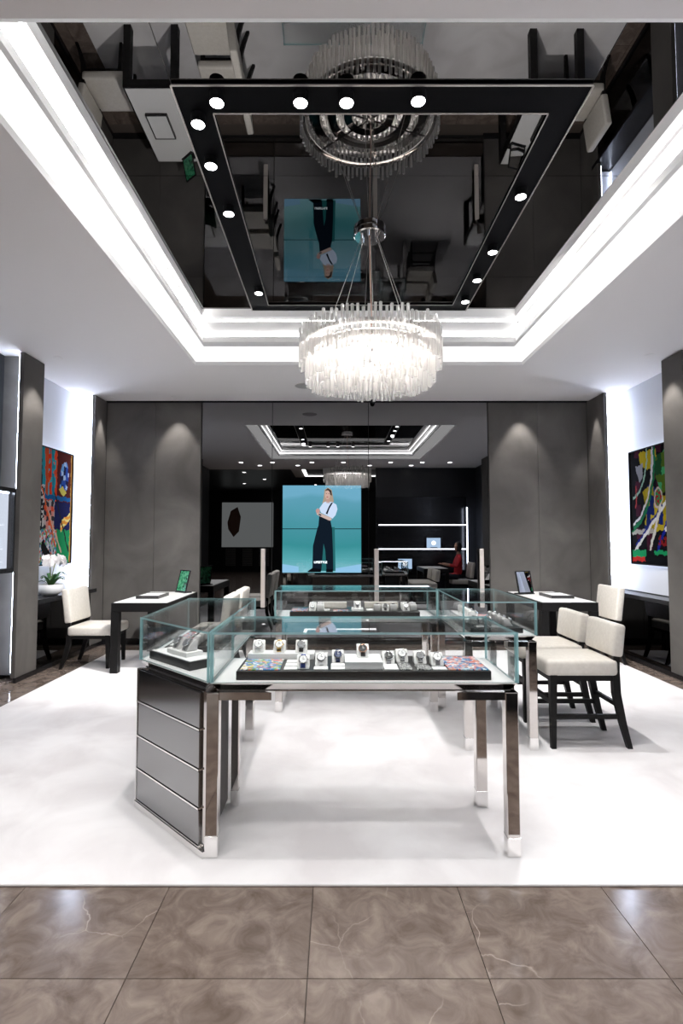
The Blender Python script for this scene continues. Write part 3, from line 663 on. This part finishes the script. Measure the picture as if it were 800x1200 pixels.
# ------------------------------------------------------------------ orchid
def orchid(loc):
    t = thing('potted_orchid', 'white orchid with dark leaves in a white bowl on the console', 'plant', loc)
    MB().lathe([(0, 0), (.07, 0), (.115, .025), (.142, .065), (.145, .1), (.135, .13), (.128, .13), (.135, .1), (.12, .085), (0, .085)], 40).build('bowl', 'ceramic', t, smooth=60)
    MB().lathe([(.13, .098), (.08, .112), (0, .118)], 24).build('moss', 'moss', t, smooth=60)
    rnd = random.Random(3)
    for k in range(16):
        a = k * 2.4; L = rnd.uniform(.13, .2); w = rnd.uniform(.016, .024); m = MB(); prev = None; up = rnd.uniform(.05, .15)
        for i in range(7):
            f = i / 6; r = .02 + L * f; z = .11 + up * sin(f * 2.2) * 1.1; ww = w * sin(pi * (.12 + .86 * f)) + .001
            c = Vector((r * cos(a) * (1 if cos(a) > 0 else .5), r * sin(a), z)); s = Vector((-sin(a), cos(a), 0)) * ww
            q = [m.bm.verts.new(c - s), m.bm.verts.new(c + Vector((0, 0, -.006))), m.bm.verts.new(c + s)]
            if prev: m.bm.faces.new((prev[0], prev[1], q[1], q[0])); m.bm.faces.new((prev[1], prev[2], q[2], q[1]))
            prev = q
        m.build('leaf', 'leaf', t)
    fm = MB()
    for k in range(5):
        a = k * 2 * pi / 5 + .3; big = k in (0, 3); ln = .05 if big else .042; wd = .028 if big else .018
        c = fm.bm.verts.new((0, 0, 0)); ps = [fm.bm.verts.new((ln * f * cos(a) - s * wd * sin(a), ln * f * sin(a) + s * wd * cos(a), .006 + .004 * f)) for f, s in ((.4, -.7), (.75, -1), (1, -.3), (1, .3), (.75, 1), (.4, .7))]
        fm.bm.faces.new([c] + ps)
    fm.lathe([(0, .012), (.006, .008), (.004, .0)], 8)
    fme = fm.mesh('flower', 'petal')
    for s in range(4):
        a0 = (-1.9, -1.0, 1.2, 2.2)[s]; pts = []
        for i in range(9):
            f = i / 8; r = .01 + .2 * f ** 1.7; pts.append((abs(r * cos(a0)) * .55, r * sin(a0), .1 + .33 * sin(f * 2.1)))
        st_ = MB().tube(pts, .003, 6).build('stem', 'stalk', t)
        for k in range(9):
            p = Vector(pts[8 - k // 2]) + Vector((rnd.uniform(-.03, .03), rnd.uniform(-.04, .04), rnd.uniform(-.025, .02)))
            put('flower', fme, st_, p, (rnd.uniform(-.5, .5), pi / 2 + rnd.uniform(-.6, .6), rnd.uniform(-.6, .6)))
orchid((-3.36, 6.28, .7905))

# ------------------------------------------------------------------ glass showcases
ZD, ZT, ZR = .79, 1.02, .745       # deck, glass top, rail underside
def showcase(label, poly, legs, corners, brackets, extra=None):
    cx = sum(p[0] for p in poly) / len(poly); cy_ = sum(p[1] for p in poly) / len(poly)
    t = thing('glass_showcase', label, 'showcase', (cx, cy_, CZ)); L = [Vector((p[0] - cx, p[1] - cy_)) for p in poly]; n = len(L)
    dz = CZ
    def inset(k):
        out = []
        for i in range(n):
            a, b, c = L[i - 1], L[i], L[(i + 1) % n]; e1 = (b - a).normalized(); e2 = (c - b).normalized(); n1 = Vector((-e1.y, e1.x)); n2 = Vector((-e2.y, e2.x))
            bi = (n1 + n2).normalized(); out.append(b + bi * (k / max(.2, bi.dot(n1))))
        return out
    rm = MB(); rt_ = [rm.bm.verts.new((p.x, p.y, ZD - dz - .004)) for p in inset(.004)]; rb_ = [rm.bm.verts.new((p.x, p.y, ZR - dz + .004)) for p in inset(.031)]
    rm.bm.faces.new(rt_); rm.bm.faces.new(rb_[::-1])
    for i in range(n): rm.bm.faces.new((rt_[i], rt_[(i + 1) % n], rb_[(i + 1) % n], rb_[i]))
    rm.build('rail', 'chrome', t)
    MB().prism([tuple(p) for p in inset(.002)], ZD - dz - .004, ZD - dz).build('deck', 'white_top', t)
    MB().prism([tuple(p) for p in inset(.027)], ZR - dz, ZR - dz + .004).build('rail_edge', 'bright_steel', t)
    ins = inset(.012); ous = inset(.002); th = .010
    tp = MB().prism([tuple(p) for p in ous], ZT - dz - th, ZT - dz); tp.bm.normal_update()
    for f in tp.bm.faces: f.material_index = 0 if abs(f.normal.z) > .5 else 1
    tp.build('glass_pane', ('glass_sheet', 'glass_edge'), t)
    for i in range(n):
        a, b = ous[i], ous[(i + 1) % n]; c, d = ins[(i + 1) % n], ins[i]
        m = MB().prism([tuple(a), tuple(b), tuple(c), tuple(d)], ZD - dz, ZT - dz - th); m.bm.normal_update(); e = (b - a).normalized()
        for f in m.bm.faces: f.material_index = 0 if abs(f.normal.z) < .5 and abs(f.normal.x * e.x + f.normal.y * e.y) < .3 else 1
        m.build('glass_pane', ('glass_sheet', 'glass_edge'), t)
        if i in corners:
            bx(-.005, .005, -.005, .005, ZD - dz, ZT - dz).build('glass_edge', 'glass_edge', t, (a.x, a.y, 0))
    for x, y, w in legs:
        g = bx(-w, w, -w, w, .0, ZR - dz, bev=.003, seg=1).build('leg', 'chrome', t, (x - cx, y - cy_, 0))
        bx(-w - .001, w + .001, -w - .001, w + .001, .0005, .085, bev=.002, seg=1).build('foot_sleeve', 'bright_steel', g)
    for (x, y, ax, ay, s) in brackets:
        MB().prism([(0, 0), (ax * s, 0), (ax * s * .1, ay * s * .55), (0, ay * s * .6)], ZR - dz - .035, ZR - dz).build('corner_bracket', 'chrome', t, (x - cx, y - cy_, 0))
    return t, cx, cy_
LA, LB, LC_, LD_ = (-.585, 2.47), (-1.075, 2.95), (-1.075, 3.9), (-.585, 3.9)
hw = .029
sl, slx, sly = showcase('glass showcase with slanted end above a dark mirrored drawer cabinet', [LA, LD_, LC_, LB][::-1] if False else [LA, LD_, LC_, LB], [(-.615, 3.87, hw), (-1.045, 3.87, hw), (-.615, 2.93, hw)], (0, 1, 2, 3), [])
sf, sfx, sfy = showcase('glass showcase nearest the marble floor, colourful print at each end of its tray', [(-.575, 2.47), (.84, 2.47), (.84, 2.985), (-.575, 2.985)], [(.81, 2.5, hw), (.79, 2.95, hw), (-.545, 2.95, .02)], (0, 1, 2, 3), [(.84, 2.476, -1, 1, .28), (-.575, 2.476, 1, 1, .28)])
sr, srx, sry = showcase('glass showcase on chrome legs next to the cream counter stools', [(.88, 3.68), (1.385, 3.68), (1.385, 4.66), (.88, 4.66)], [(.915, 3.71, hw), (1.355, 3.71, hw), (1.355, 4.63, hw), (.915, 4.63, hw)], (0, 1, 2, 3), [(1.385, 3.686, -1, 1, .2), (.88, 3.686, 1, 1, .2)])
sk, skx, sky = showcase('glass showcase standing in front of the mirror wall', [(-.51, 4.48), (.86, 4.48), (.86, 4.98), (-.51, 4.98)], [(.825, 4.515, hw), (-.475, 4.515, hw), (.825, 4.945, hw), (-.475, 4.945, hw)], (0, 1, 2, 3), [])
# drawer cabinet under the slanted end
E_ = (-.585, 2.95)
def loc(p): return (p[0] - slx, p[1] - sly)
A2, B2, E2 = loc(LA), loc(LB), loc(E_)
MB().prism([A2, E2, B2], .03, ZR - CZ).build('cabinet_body', 'chrome', sl)
fa, fb = Vector(B2), Vector(A2); ed = (fb - fa).normalized(); no = Vector((ed.y, -ed.x)); Lf = (fb - fa).length
zb = [.745, .568, .386, .212, .045]
for k in range(4):
    z1, z0 = zb[k] - CZ - .006, zb[k + 1] - CZ + .006
    p0 = fa + ed * .012 + no * .0; p1 = fb - ed * .05
    m = MB().prism([tuple(p0), tuple(p1), tuple(p1 + no * .012), tuple(p0 + no * .012)], z0, z1, bev=.003)
    m.build('drawer_front', 'drawer_glass', sl)
    m = MB().prism([tuple(p0), tuple(p1), tuple(p1 + no * .016), tuple(p0 + no * .016)], z0 - .010, z0 - .002); m.build('drawer_trim', 'bright_steel', sl)
m = MB().prism([tuple(fa), tuple(fb), tuple(fb + no * .02), tuple(fa + no * .02)], .0005, .03); m.build('plinth', 'bright_steel', sl)
m = MB().prism([tuple(fa), tuple(fa + ed * .01), tuple(fa + ed * .01 + no * .016), tuple(fa + no * .016)], .03, ZR - CZ); m.build('side_trim', 'bright_steel', sl)
pw = .058
g = bx(-.008, pw - .008, -.004, pw - .004, .0, ZR - CZ, bev=.003, seg=1).build('corner_post', 'chrome', sl, (A2[0], A2[1], 0))
bx(-.009, pw - .007, -.005, pw - .003, .0005, .095, bev=.002, seg=1).build('foot_sleeve', 'bright_steel', g)
bx(0, .012, .06, .42, .06, ZR - CZ - .03).build('side_panel', 'plaster', sl, (A2[0], A2[1], 0))

# ------------------------------------------------------------------ watches and their stands
_c = {}
def cached(k, f):
    if k not in _c: _c[k] = f()
    return _c[k]
FT = R(52)
def cushion_mesh(m):
    def f():
        return MB().prism([(-.034, 0), (.03, 0), (.034, .05), (.022, .058), (.006, .054), (-.026, .012)], -.03, .03, axis='x', bev=.004).mesh('cushion', m, smooth=50)
    return cached('cu' + m, f)
def watch(loc, rz, metal, dial, strap, label, group, hands='black'):
    t = thing('wristwatch', label, 'watch', loc, rz, group)
    rot = (FT, 0, 0); off = (0, -.0165, .0385)
    def p(name, me): return put(name, me, t, off, rot)
    p('case', cached('ca' + metal, lambda: MB().lathe([(0, .0), (.0195, .0), (.0215, .003), (.0215, .009), (.019, .0105), (0, .0105)], 28).mesh('case', 'w_' + metal, smooth=40)))
    p('bezel', cached('be' + metal, lambda: MB().lathe([(.0172, .0106), (.0182, .0128), (.0206, .0116), (.0212, .0095)], 28).mesh('bezel', 'w_' + metal, smooth=40)))
    d = p('dial', cached('di' + dial, lambda: MB().lathe([(0, .0115), (.0176, .0115)], 28).mesh('dial', 'd_' + dial)))
    hm = cached('ha' + hands, lambda: MB().box(-.0008, .0008, -.002, .0125, .0122, .0126).box(-.002, .009, -.0009, .0009, .0122, .0126).mesh('hands', 'd_' + hands))
    put('hands', hm, d)
    p('crown', cached('cr' + metal, lambda: MB().cyl((0, 0), .003, .0212, .0255, 10).xform(Matrix.Translation((0, 0, .006)) @ Matrix.Rotation(pi / 2, 4, 'Y')).mesh('crown', 'w_' + metal)))
    sm = ('w_' + metal) if strap == 'metal' else 'd_' + strap
    def sf_():
        m = MB()
        for s in (-1, 1):
            prof = [(s * .018, .001), (s * .026, .002), (s * .033, -.003), (s * .036, -.012), (s * .033, -.012), (s * .031, -.0045), (s * .025, -.0005), (s * .018, -.001)]
            m.prism(prof if s > 0 else prof[::-1], -.011, .011, axis='x')
        return m.mesh('strap', sm)
    p('strap', cached('st' + sm, sf_))
    return t
def place(loc, rz, metal, dial, strap, label, group, cush='cushion_white', cl=None, hands='black', cg='watch cushions'):
    c = tag(put('watch_cushion', cushion_mesh(cush), None, loc, (0, 0, rz)), cl or ('wedge-shaped display cushion under a watch' ), 'cushion', cg)
    watch(loc, rz, metal, dial, strap, label, group, hands)
def slab(name, mt, x0, x1, y0, y1, z0, z1, label, cat, group=None, rz=0):
    cx, cy_ = (x0 + x1) / 2, (y0 + y1) / 2
    o = bx(-(x1 - x0) / 2, (x1 - x0) / 2, -(y1 - y0) / 2, (y1 - y0) / 2, 0, z1 - z0, bev=.0015, seg=1).build(name, mt, None, (cx, cy_, z0)); o.rotation_euler = (0, 0, rz)
    return tag(o, label, cat, group)
ez = ZD + .0005
# front case
ft = thing('display_tray', 'long black display tray inside the showcase facing the marble floor', 'tray', (.132, 2.68, ez))
bx(-.598, .598, -.165, .165, 0, .042, bev=.002, seg=1).build('tray_body', 'tray_black', ft)
zt2 = ez + .0425
slab('printed_tile', 'comic_blue', -.45, -.262, 2.525, 2.74, zt2, zt2 + .006, 'blue and yellow comic print tile on the long black tray', 'print')
slab('printed_tile', 'comic_red', .535, .72, 2.525, 2.80, zt2, zt2 + .006, 'red and blue comic print tile on the long black tray', 'print')
slab('display_block', 'white_card', -.45, -.11, 2.752, 2.842, zt2, zt2 + .03, 'low white block carrying three watches beside the blue print', 'block')
slab('display_block', 'white_card', .045, .225, 2.54, 2.72, zt2, zt2 + .036, 'square white block carrying one rose gold watch', 'block')
cg = 'small cards on the long black tray'
for k in range(3): slab('price_card', 'white_card', -.245, -.18, 2.53 + k * .072, 2.585 + k * .072, zt2, zt2 + .006, 'small blank white card beside the blue comic print', 'card', cg)
for x, y in ((-.07, 2.535), (.012, 2.535), (.012, 2.6), (.265, 2.53), (.265, 2.585), (.495, 2.53)):
    slab('price_card', 'white_card', x - .034, x + .034, y, y + .05, zt2, zt2 + .006, 'small blank white card lying before a watch on the long tray', 'card', cg)
slab('patterned_card', 'check_black', .305, .365, 2.53, 2.66, zt2, zt2 + .006, 'black and white speckled card next to plain white cards', 'card'); slab('patterned_card', 'check_black', .385, .455, 2.53, 2.62, zt2, zt2 + .006, 'black and white speckled card before a silver watch', 'card')
g0 = 'watches in the front showcase'
zb2 = zt2 + .0305
fw = [(-.40, 2.80, zb2, 'steel', 'white', 'white', 'white-strapped silver watch on the low white block'), (-.292, 2.795, zb2, 'gold', 'white', 'metal', 'all-gold watch on the low white block'), (-.178, 2.80, zb2, 'steel', 'grey', 'black', 'silver watch with grey dial and black strap on the low white block'),
      (-.155, 2.585, zt2, 'steel', 'white', 'blue', 'watch with bright blue strap on the black tray'), (-.07, 2.635, zt2, 'steel', 'white', 'white', 'white watch between the bright blue and the navy watch'), (.012, 2.70, zt2, 'steel', 'navy', 'navy', 'navy blue watch beside the square white block'),
      (.135, 2.665, zt2 + .0365, 'rose', 'black', 'black', 'rose gold watch alone on the square white block'), (.262, 2.67, zt2, 'steel', 'black', 'grey', 'dark dialled watch with grey strap beside the square white block'),
      (.335, 2.72, zt2, 'steel', 'white', 'metal', 'silver bracelet watch behind a speckled card'), (.42, 2.68, zt2, 'steel', 'grey', 'metal', 'silver watch with grey dial behind a speckled card'), (.497, 2.64, zt2, 'steel', 'white', 'grey', 'silver watch with grey strap next to the red print')]
for x, y, z, a, b, c, lb in fw:
    place((x, y, z), 0, a, b, c, lb, g0, 'cushion_white', 'white cushion under the ' + lb.split(' on the ')[0].split(' beside ')[0].split(' behind ')[0].split(' between ')[0].split(' next to ')[0].split(' alone ')[0], hands='white' if b in ('navy', 'black') else 'black', cg='white cushions in the front showcase')
# slanted case
slab('display_block', 'tray_black', -1.0, -.68, 3.13, 3.85, ez, ez + .03, 'long black display slab inside the showcase with the slanted end', 'block')
q = R(-44)
def rslab(name, mt, cx, cy_, w, l, z0, z1, label, cat, group=None):
    o = bx(-w / 2, w / 2, -l / 2, l / 2, 0, z1 - z0, bev=.0015, seg=1).build(name, mt, None, (cx, cy_, z0)); o.rotation_euler = (0, 0, q); return tag(o, label, cat, group)
rslab('display_block', 'tray_black', -.83, 2.885, .42, .15, ez, ez + .042, 'black display block set along the slanted glass end', 'block')
rslab('display_pad', 'white_card', -.83, 2.885, .40, .135, ez + .0425, ez + .046, 'thin white pad on the slanted black block', 'pad')
rslab('display_block', 'white_card', -.81, 2.878, .2, .1, ez + .0465, ez + .07, 'small white riser block carrying two steel watches', 'block')
zs = ez + .0305
slab('printed_tile', 'comic_red', -.99, -.9, 3.35, 3.6, zs, zs + .005, 'narrow red comic print beside the steel watches', 'print')
slab('printed_tile', 'comic_blue', -.8, -.69, 3.65, 3.83, zs, zs + .005, 'small blue comic print at the end of the black slab', 'print')
slab('price_card', 'white_card', -.98, -.9, 3.16, 3.27, zs, zs + .006, 'blank white card on the long black slab', 'card')
g1 = 'watches in the slanted showcase'
for x, y in ((-.845, 2.912), (-.775, 2.844)):
    place((x, y, ez + .0705), q + R(0), 'steel', 'grey', 'grey', 'steel watch on the small white riser in the slanted showcase', g1, 'cushion_grey', 'grey cushion on the small white riser', cg='grey cushions')
for i, y in enumerate((3.19, 3.29, 3.39, 3.49, 3.59)):
    for x in (-.735, -.84):
        if (i, x) != (4, -.735): place((x, y, zs), -pi / 2, 'steel', 'black' if i % 2 else 'white', 'grey' if i % 2 else 'metal', ('steel watch with black dial' if i % 2 else 'white dialled steel bracelet watch') + ' in the rows of the slanted showcase', g1, 'cushion_grey', 'grey cushion in the rows of the slanted showcase', hands='white' if i % 2 else 'black', cg='grey cushions')
# rear case
bt = thing('display_tray', 'long black display tray inside the showcase by the mirror wall', 'tray', (.165, 4.72, ez)); bx(-.555, .555, -.17, .17, 0, .042, bev=.002, seg=1).build('tray_body', 'tray_black', bt)
slab('printed_tile', 'comic_red', -.38, -.24, 4.56, 4.75, zt2, zt2 + .006, 'red comic print on the black tray by the mirror wall', 'print')
slab('printed_tile', 'comic_red', -.02, .11, 4.56, 4.66, zt2, zt2 + .006, 'small red comic print between white cards in the rear showcase', 'print')
slab('display_block', 'cream_leather', -.16, .1, 4.78, 4.86, zt2, zt2 + .05, 'upright cream block between two watch rows in the rear showcase', 'block')
slab('display_block', 'cream_leather', .26, .56, 4.78, 4.86, zt2, zt2 + .05, 'long upright cream block behind black straps in the rear showcase', 'block')
slab('display_block', 'white_card', .14, .24, 4.58, 4.72, zt2, zt2 + .02, 'low white block with one watch in the rear showcase', 'block')
for x in (-.08, .3): slab('price_card', 'white_card', x - .03, x + .03, 4.6, 4.7, zt2, zt2 + .006, 'blank white card in the rear showcase', 'card', 'cards in the rear showcase')
g2 = 'watches in the rear showcase'
for i, (x, y, z, st2, cc) in enumerate(((-.2, 4.62, 0, 'white', 'cushion_white'), (-.13, 4.62, 0, 'white', 'cushion_white'), (-.2, 4.74, 0, 'white', 'cushion_white'), (-.13, 4.74, 0, 'white', 'cushion_white'), (.19, 4.65, .0205, 'grey', 'cushion_white'),
      (.36, 4.62, 0, 'black', 'cushion_grey'), (.43, 4.62, 0, 'black', 'cushion_grey'), (.50, 4.62, 0, 'black', 'cushion_grey'), (.61, 4.63, 0, 'metal', 'cushion_grey'), (.67, 4.63, 0, 'metal', 'cushion_grey'), (.61, 4.76, 0, 'metal', 'cushion_grey'), (.68, 4.76, 0, 'metal', 'cushion_grey'))):
    nm = {'white': 'white-strapped', 'grey': 'grey-strapped', 'black': 'black-strapped', 'metal': 'steel bracelet'}[st2]
    place((x, y, zt2 + z), pi if i % 2 else 0, 'steel', 'black' if st2 == 'black' else 'white', st2, nm + ' watch in the rear showcase', g2, cc, ('white' if 'white' in cc else 'grey') + ' cushion under a ' + nm + ' watch in the rear showcase', cg='cushions in the rear showcase')
# case beside the stools
slab('display_block', 'tray_black', .95, 1.32, 3.76, 4.56, ez, ez + .035, 'long black display slab inside the showcase beside the stools', 'block')
slab('display_block', 'white_card', .97, 1.12, 4.0, 4.5, ez + .0355, ez + .06, 'long white riser in the showcase beside the stools', 'block')
slab('printed_tile', 'comic_red', 1.16, 1.31, 4.28, 4.42, ez + .0355, ez + .041, 'red comic print in the showcase beside the stools', 'print')
for x in (1.03, 1.13): slab('price_card', 'white_card', x - .035, x + .035, 3.79, 3.85, ez + .0355, ez + .041, 'blank white card in the showcase beside the stools', 'card', 'cards beside the stools')
g3 = 'watches in the showcase beside the stools'
for x, y, z in ((1.02, 3.93, .0355), (1.12, 3.93, .0355), (1.24, 3.86, .0355), (1.24, 3.98, .0355), (1.24, 4.1, .0355), (1.24, 4.21, .0355), (1.05, 4.07, .0605), (1.05, 4.18, .0605), (1.05, 4.3, .0605), (1.05, 4.42, .0605)):
    hi = z > .05
    place((x, y, ez + z), pi / 2, 'steel', 'grey' if hi else 'black', 'metal' if hi else 'black', ('steel bracelet watch on the long white riser' if hi else 'black-strapped watch on the black slab') + ' beside the stools', g3, 'cushion_white' if hi else 'cushion_grey', ('white cushion on the long white riser' if hi else 'grey cushion on the black slab') + ' beside the stools', hands='white', cg='cushions beside the stools')

# ------------------------------------------------------------------ chandelier
cp = at(433, 275, z=ZM - .02); CHX, CHY = cp.x, cp.y
chn = thing('chandelier', 'round two-tier crystal rod chandelier glowing white under the ceiling mirror', 'chandelier', (CHX, CHY, 2.55)); chn.scale = (.973, .973, .973); ZK = 3.731
zr = lambda z: z - 2.58
MB().lathe([(0, 0), (.118, 0), (.12, -.008), (.118, -.035), (.11, -.042), (0, -.042)], 48).build('canopy', 'chrome', chn, (0, 0, zr(ZK - .0005)), smooth=40)
for k in range(6):
    a = 2 * pi * k / 6 + .35
    MB().tube([(.06 * cos(a), .06 * sin(a), zr(ZK - .04)), (.34 * cos(a), .34 * sin(a), zr(2.93))], .0022, 6).build('cable', 'cable', chn)
    MB().cyl((.06 * cos(a), .06 * sin(a)), .01, zr(ZK - .065), zr(ZK - .04), 10).build('cable_gland', 'chrome', chn)
MB().tube([(0, 0, zr(ZK - .04)), (.004, .0, zr(3.35)), (.012, 0, zr(3.1)), (.01, 0, zr(2.9))], .005, 8).build('power_cord', 'rose_cable', chn)
MB().cyl((.01, 0), .03, zr(2.84), zr(2.91), 20).build('hub', 'chrome', chn)
def rg(r0, r1, z0, z1): return MB().lathe([(r0, z0), (r1, z0), (r1, z1), (r0, z1), (r0, z0)], 72)
rg(.485, .503, zr(2.85), zr(2.875)).build('outer_ring', 'chrome', chn, smooth=30)
rg(.43, .455, zr(2.80), zr(2.815)).build('outer_ring', 'chrome', chn, smooth=30)
rg(.30, .312, zr(2.84), zr(2.855)).build('inner_ring', 'chrome', chn, smooth=30)
for k in range(6):
    a = 2 * pi * k / 6 + .35; MB().tube([(.0, 0, zr(2.862)), (.495 * cos(a), .495 * sin(a), zr(2.862))], .007, 6).build('spoke', 'chrome', chn)
for r in (.405, .28, .16):
    rg(r - .012, r + .012, zr(2.822), zr(2.828)).build('led_ring', 'led_chand', chn)
emis('added_rod_light', (1, .95, .9), 2.2); rg(.488, .499, zr(2.840), zr(2.8445)).build('led_ring', 'added_rod_light', chn)  # outermost ring is added to brighten the outer rods
for r in (.405, .28, .16):
    rg(r - .03, r + .03, zr(2.829), zr(2.836)).build('lamp_holder', 'chrome', chn)
cr = random.Random(11)
rods = [bx(-.009, .009, -.009, .009, -L / 2, L / 2, bev=.002, seg=1).mesh('crystal_rod', 'crystal') for L in (.25, .27, .23, .29)]
low = [bx(-.0085, .0085, -.0085, .0085, -L / 2, L / 2, bev=.002, seg=1).mesh('crystal_rod', 'crystal') for L in (.22, .23, .24)]
def rodring(n, r, zc, lst, jz):
    for k in range(n):
        a = 2 * pi * (k + cr.uniform(-.12, .12)) / n
        put('crystal_rod', cr.choice(lst), chn, (r * cos(a), r * sin(a), zr(zc) + cr.uniform(-jz, jz)), (0, 0, a + cr.uniform(-.4, .4)))
rodring(88, .512, 2.832, rods, .018)
rodring(92, .465, 2.70, low, .012); rodring(54, .36, 2.69, low, .012); rodring(38, .25, 2.685, low, .012); rodring(22, .13, 2.68, low, .012)
# ceiling speaker behind the chandelier
p = at(356, 452, z=ZC)
s = thing('ceiling_speaker', 'flat round grey speaker grille in the white ceiling behind the chandelier', 'speaker', (p.x, p.y, ZC))
MB().lathe([(0, -.01), (.1, -.01), (.112, -.006), (.115, 0), (0, 0)], 36).build('grille', 'grey_card', s, smooth=40)
MB().lathe([(.115, 0), (.118, -.004), (.122, 0)], 36).build('trim_ring', 'white_paint', s)
p = at(437, 469, z=ZC)
s = thing('ceiling_camera', 'small black dome camera on the ceiling in front of the mirror doors', 'camera', (p.x, p.y - .02, ZC))
MB().lathe([(0, 0), (.035, 0), (.035, -.02), (0, -.02)], 20).build('mount', 'black_matte', s, smooth=40); MB().lathe([(.03, -.02), (.028, -.038), (.016, -.05), (0, -.054)], 20).build('dome', 'black_lacquer', s, smooth=60)

# ------------------------------------------------------------------ seated person beyond the frame, seen in the mirror
make_table('consulting_table', 'black table with white top where a seated person in red works', (2.4, 1.6, 0), .6, 1.1, TH)
ch2 = dup(ch, (3.07, 1.65, 0), pi, 'cream leather chair occupied by the person in red', 'cream chairs at the tables')
def person():
    t = thing('person', 'person with dark hair in a red top seated at a table, one hand forward', 'person', (3.05, 1.65, 0), pi)
    J = [(0, 0, .55, .13, .15), (.0, 0, .72, .12, .14), (-.01, 0, .92, .12, .16), (-.01, 0, 1.05, .07, .09), (.01, 0, 1.13, .05, .05)]
    vs_, es_, rr = [], [], []
    def add(p, r, par=None):
        vs_.append(p); rr.append(r)
        if par is not None: es_.append((par, len(vs_) - 1))
        return len(vs_) - 1
    pel = add((0, 0, .54), (.13, .15)); b1 = add((.0, 0, .72), (.11, .13), pel); b2 = add((-.01, 0, .95), (.11, .15), b1); nk = add((0, 0, 1.08), (.05, .05), b2); h0 = add((.015, 0, 1.16), (.05, .05), nk)
    for s in (-1, 1):
        sh_ = add((-.005, s * .17, 1.0), (.06, .06), b2); el = add((.08, s * .22, .78), (.045, .045), sh_); wr_ = add((.32, s * .12, .84 if s < 0 else .82), (.03, .03), el); add((.4, s * .1, .85), (.032, .018), wr_)
        hp = add((.08, s * .1, .53), (.095, .09), pel); kn = add((.44, s * .12, .53), (.065, .065), hp); an = add((.42, s * .12, .1), (.042, .042), kn); add((.53, s * .13, .045), (.035, .04), an)
    me = bpy.data.meshes.new('body'); me.from_pydata(vs_, es_, []); o = put('body', me, t)
    md = o.modifiers.new('skin', 'SKIN'); 
    for v, r in zip(me.skin_vertices[0].data, rr): v.radius = r
    me.skin_vertices[0].data[0].use_root = True
    o.modifiers.new('sub', 'SUBSURF').levels = 2; o.modifiers['sub'].render_levels = 2
    bpy.context.view_layer.update()
    nm = bpy.data.meshes.new_from_object(o.evaluated_get(bpy.context.evaluated_depsgraph_get())); o.modifiers.clear(); o.data = nm
    nm.materials.clear()
    for q in ('red_cloth', 'navy_cloth', 'skin'): nm.materials.append(M[q])
    for f in nm.polygons:
        c = f.center; f.material_index = 2 if c.z > 1.09 or (c.x > .26 and c.z > .7) else (1 if c.z < .6 else 0)
    nm.shade_smooth()
    MB().lathe([(0, -.115), (.045, -.105), (.066, -.06), (.076, 0), (.074, .05), (.05, .1), (0, .118)], 20).build('head', 'skin', t, (.03, 0, 1.26), smooth=80)
    MB().prism([(.09, .0), (.125, -.025), (.09, -.035)], -.012, .012, axis='y').build('nose', 'skin', t, (.008, 0, 1.265))
    MB().lathe([(0, .13), (.055, .115), (.083, .05), (.086, -.02), (.075, -.09), (.05, -.12)], 20).build('hair', 'hair_dark', t, (.005, 0, 1.265), smooth=80)
    for s in (-1, 1):
        for k in range(5):
            a = (k - 2) * .012; L = (.055, .07, .075, .07, .06)[k]
            MB().tube([(.42, s * .1 + a, .85), (.42 + L * .6, s * .1 + a * 1.3, .853), (.42 + L, s * .1 + a * 1.4, .84)], [.008, .007, .005], 6).build('finger', 'skin', t)
person()
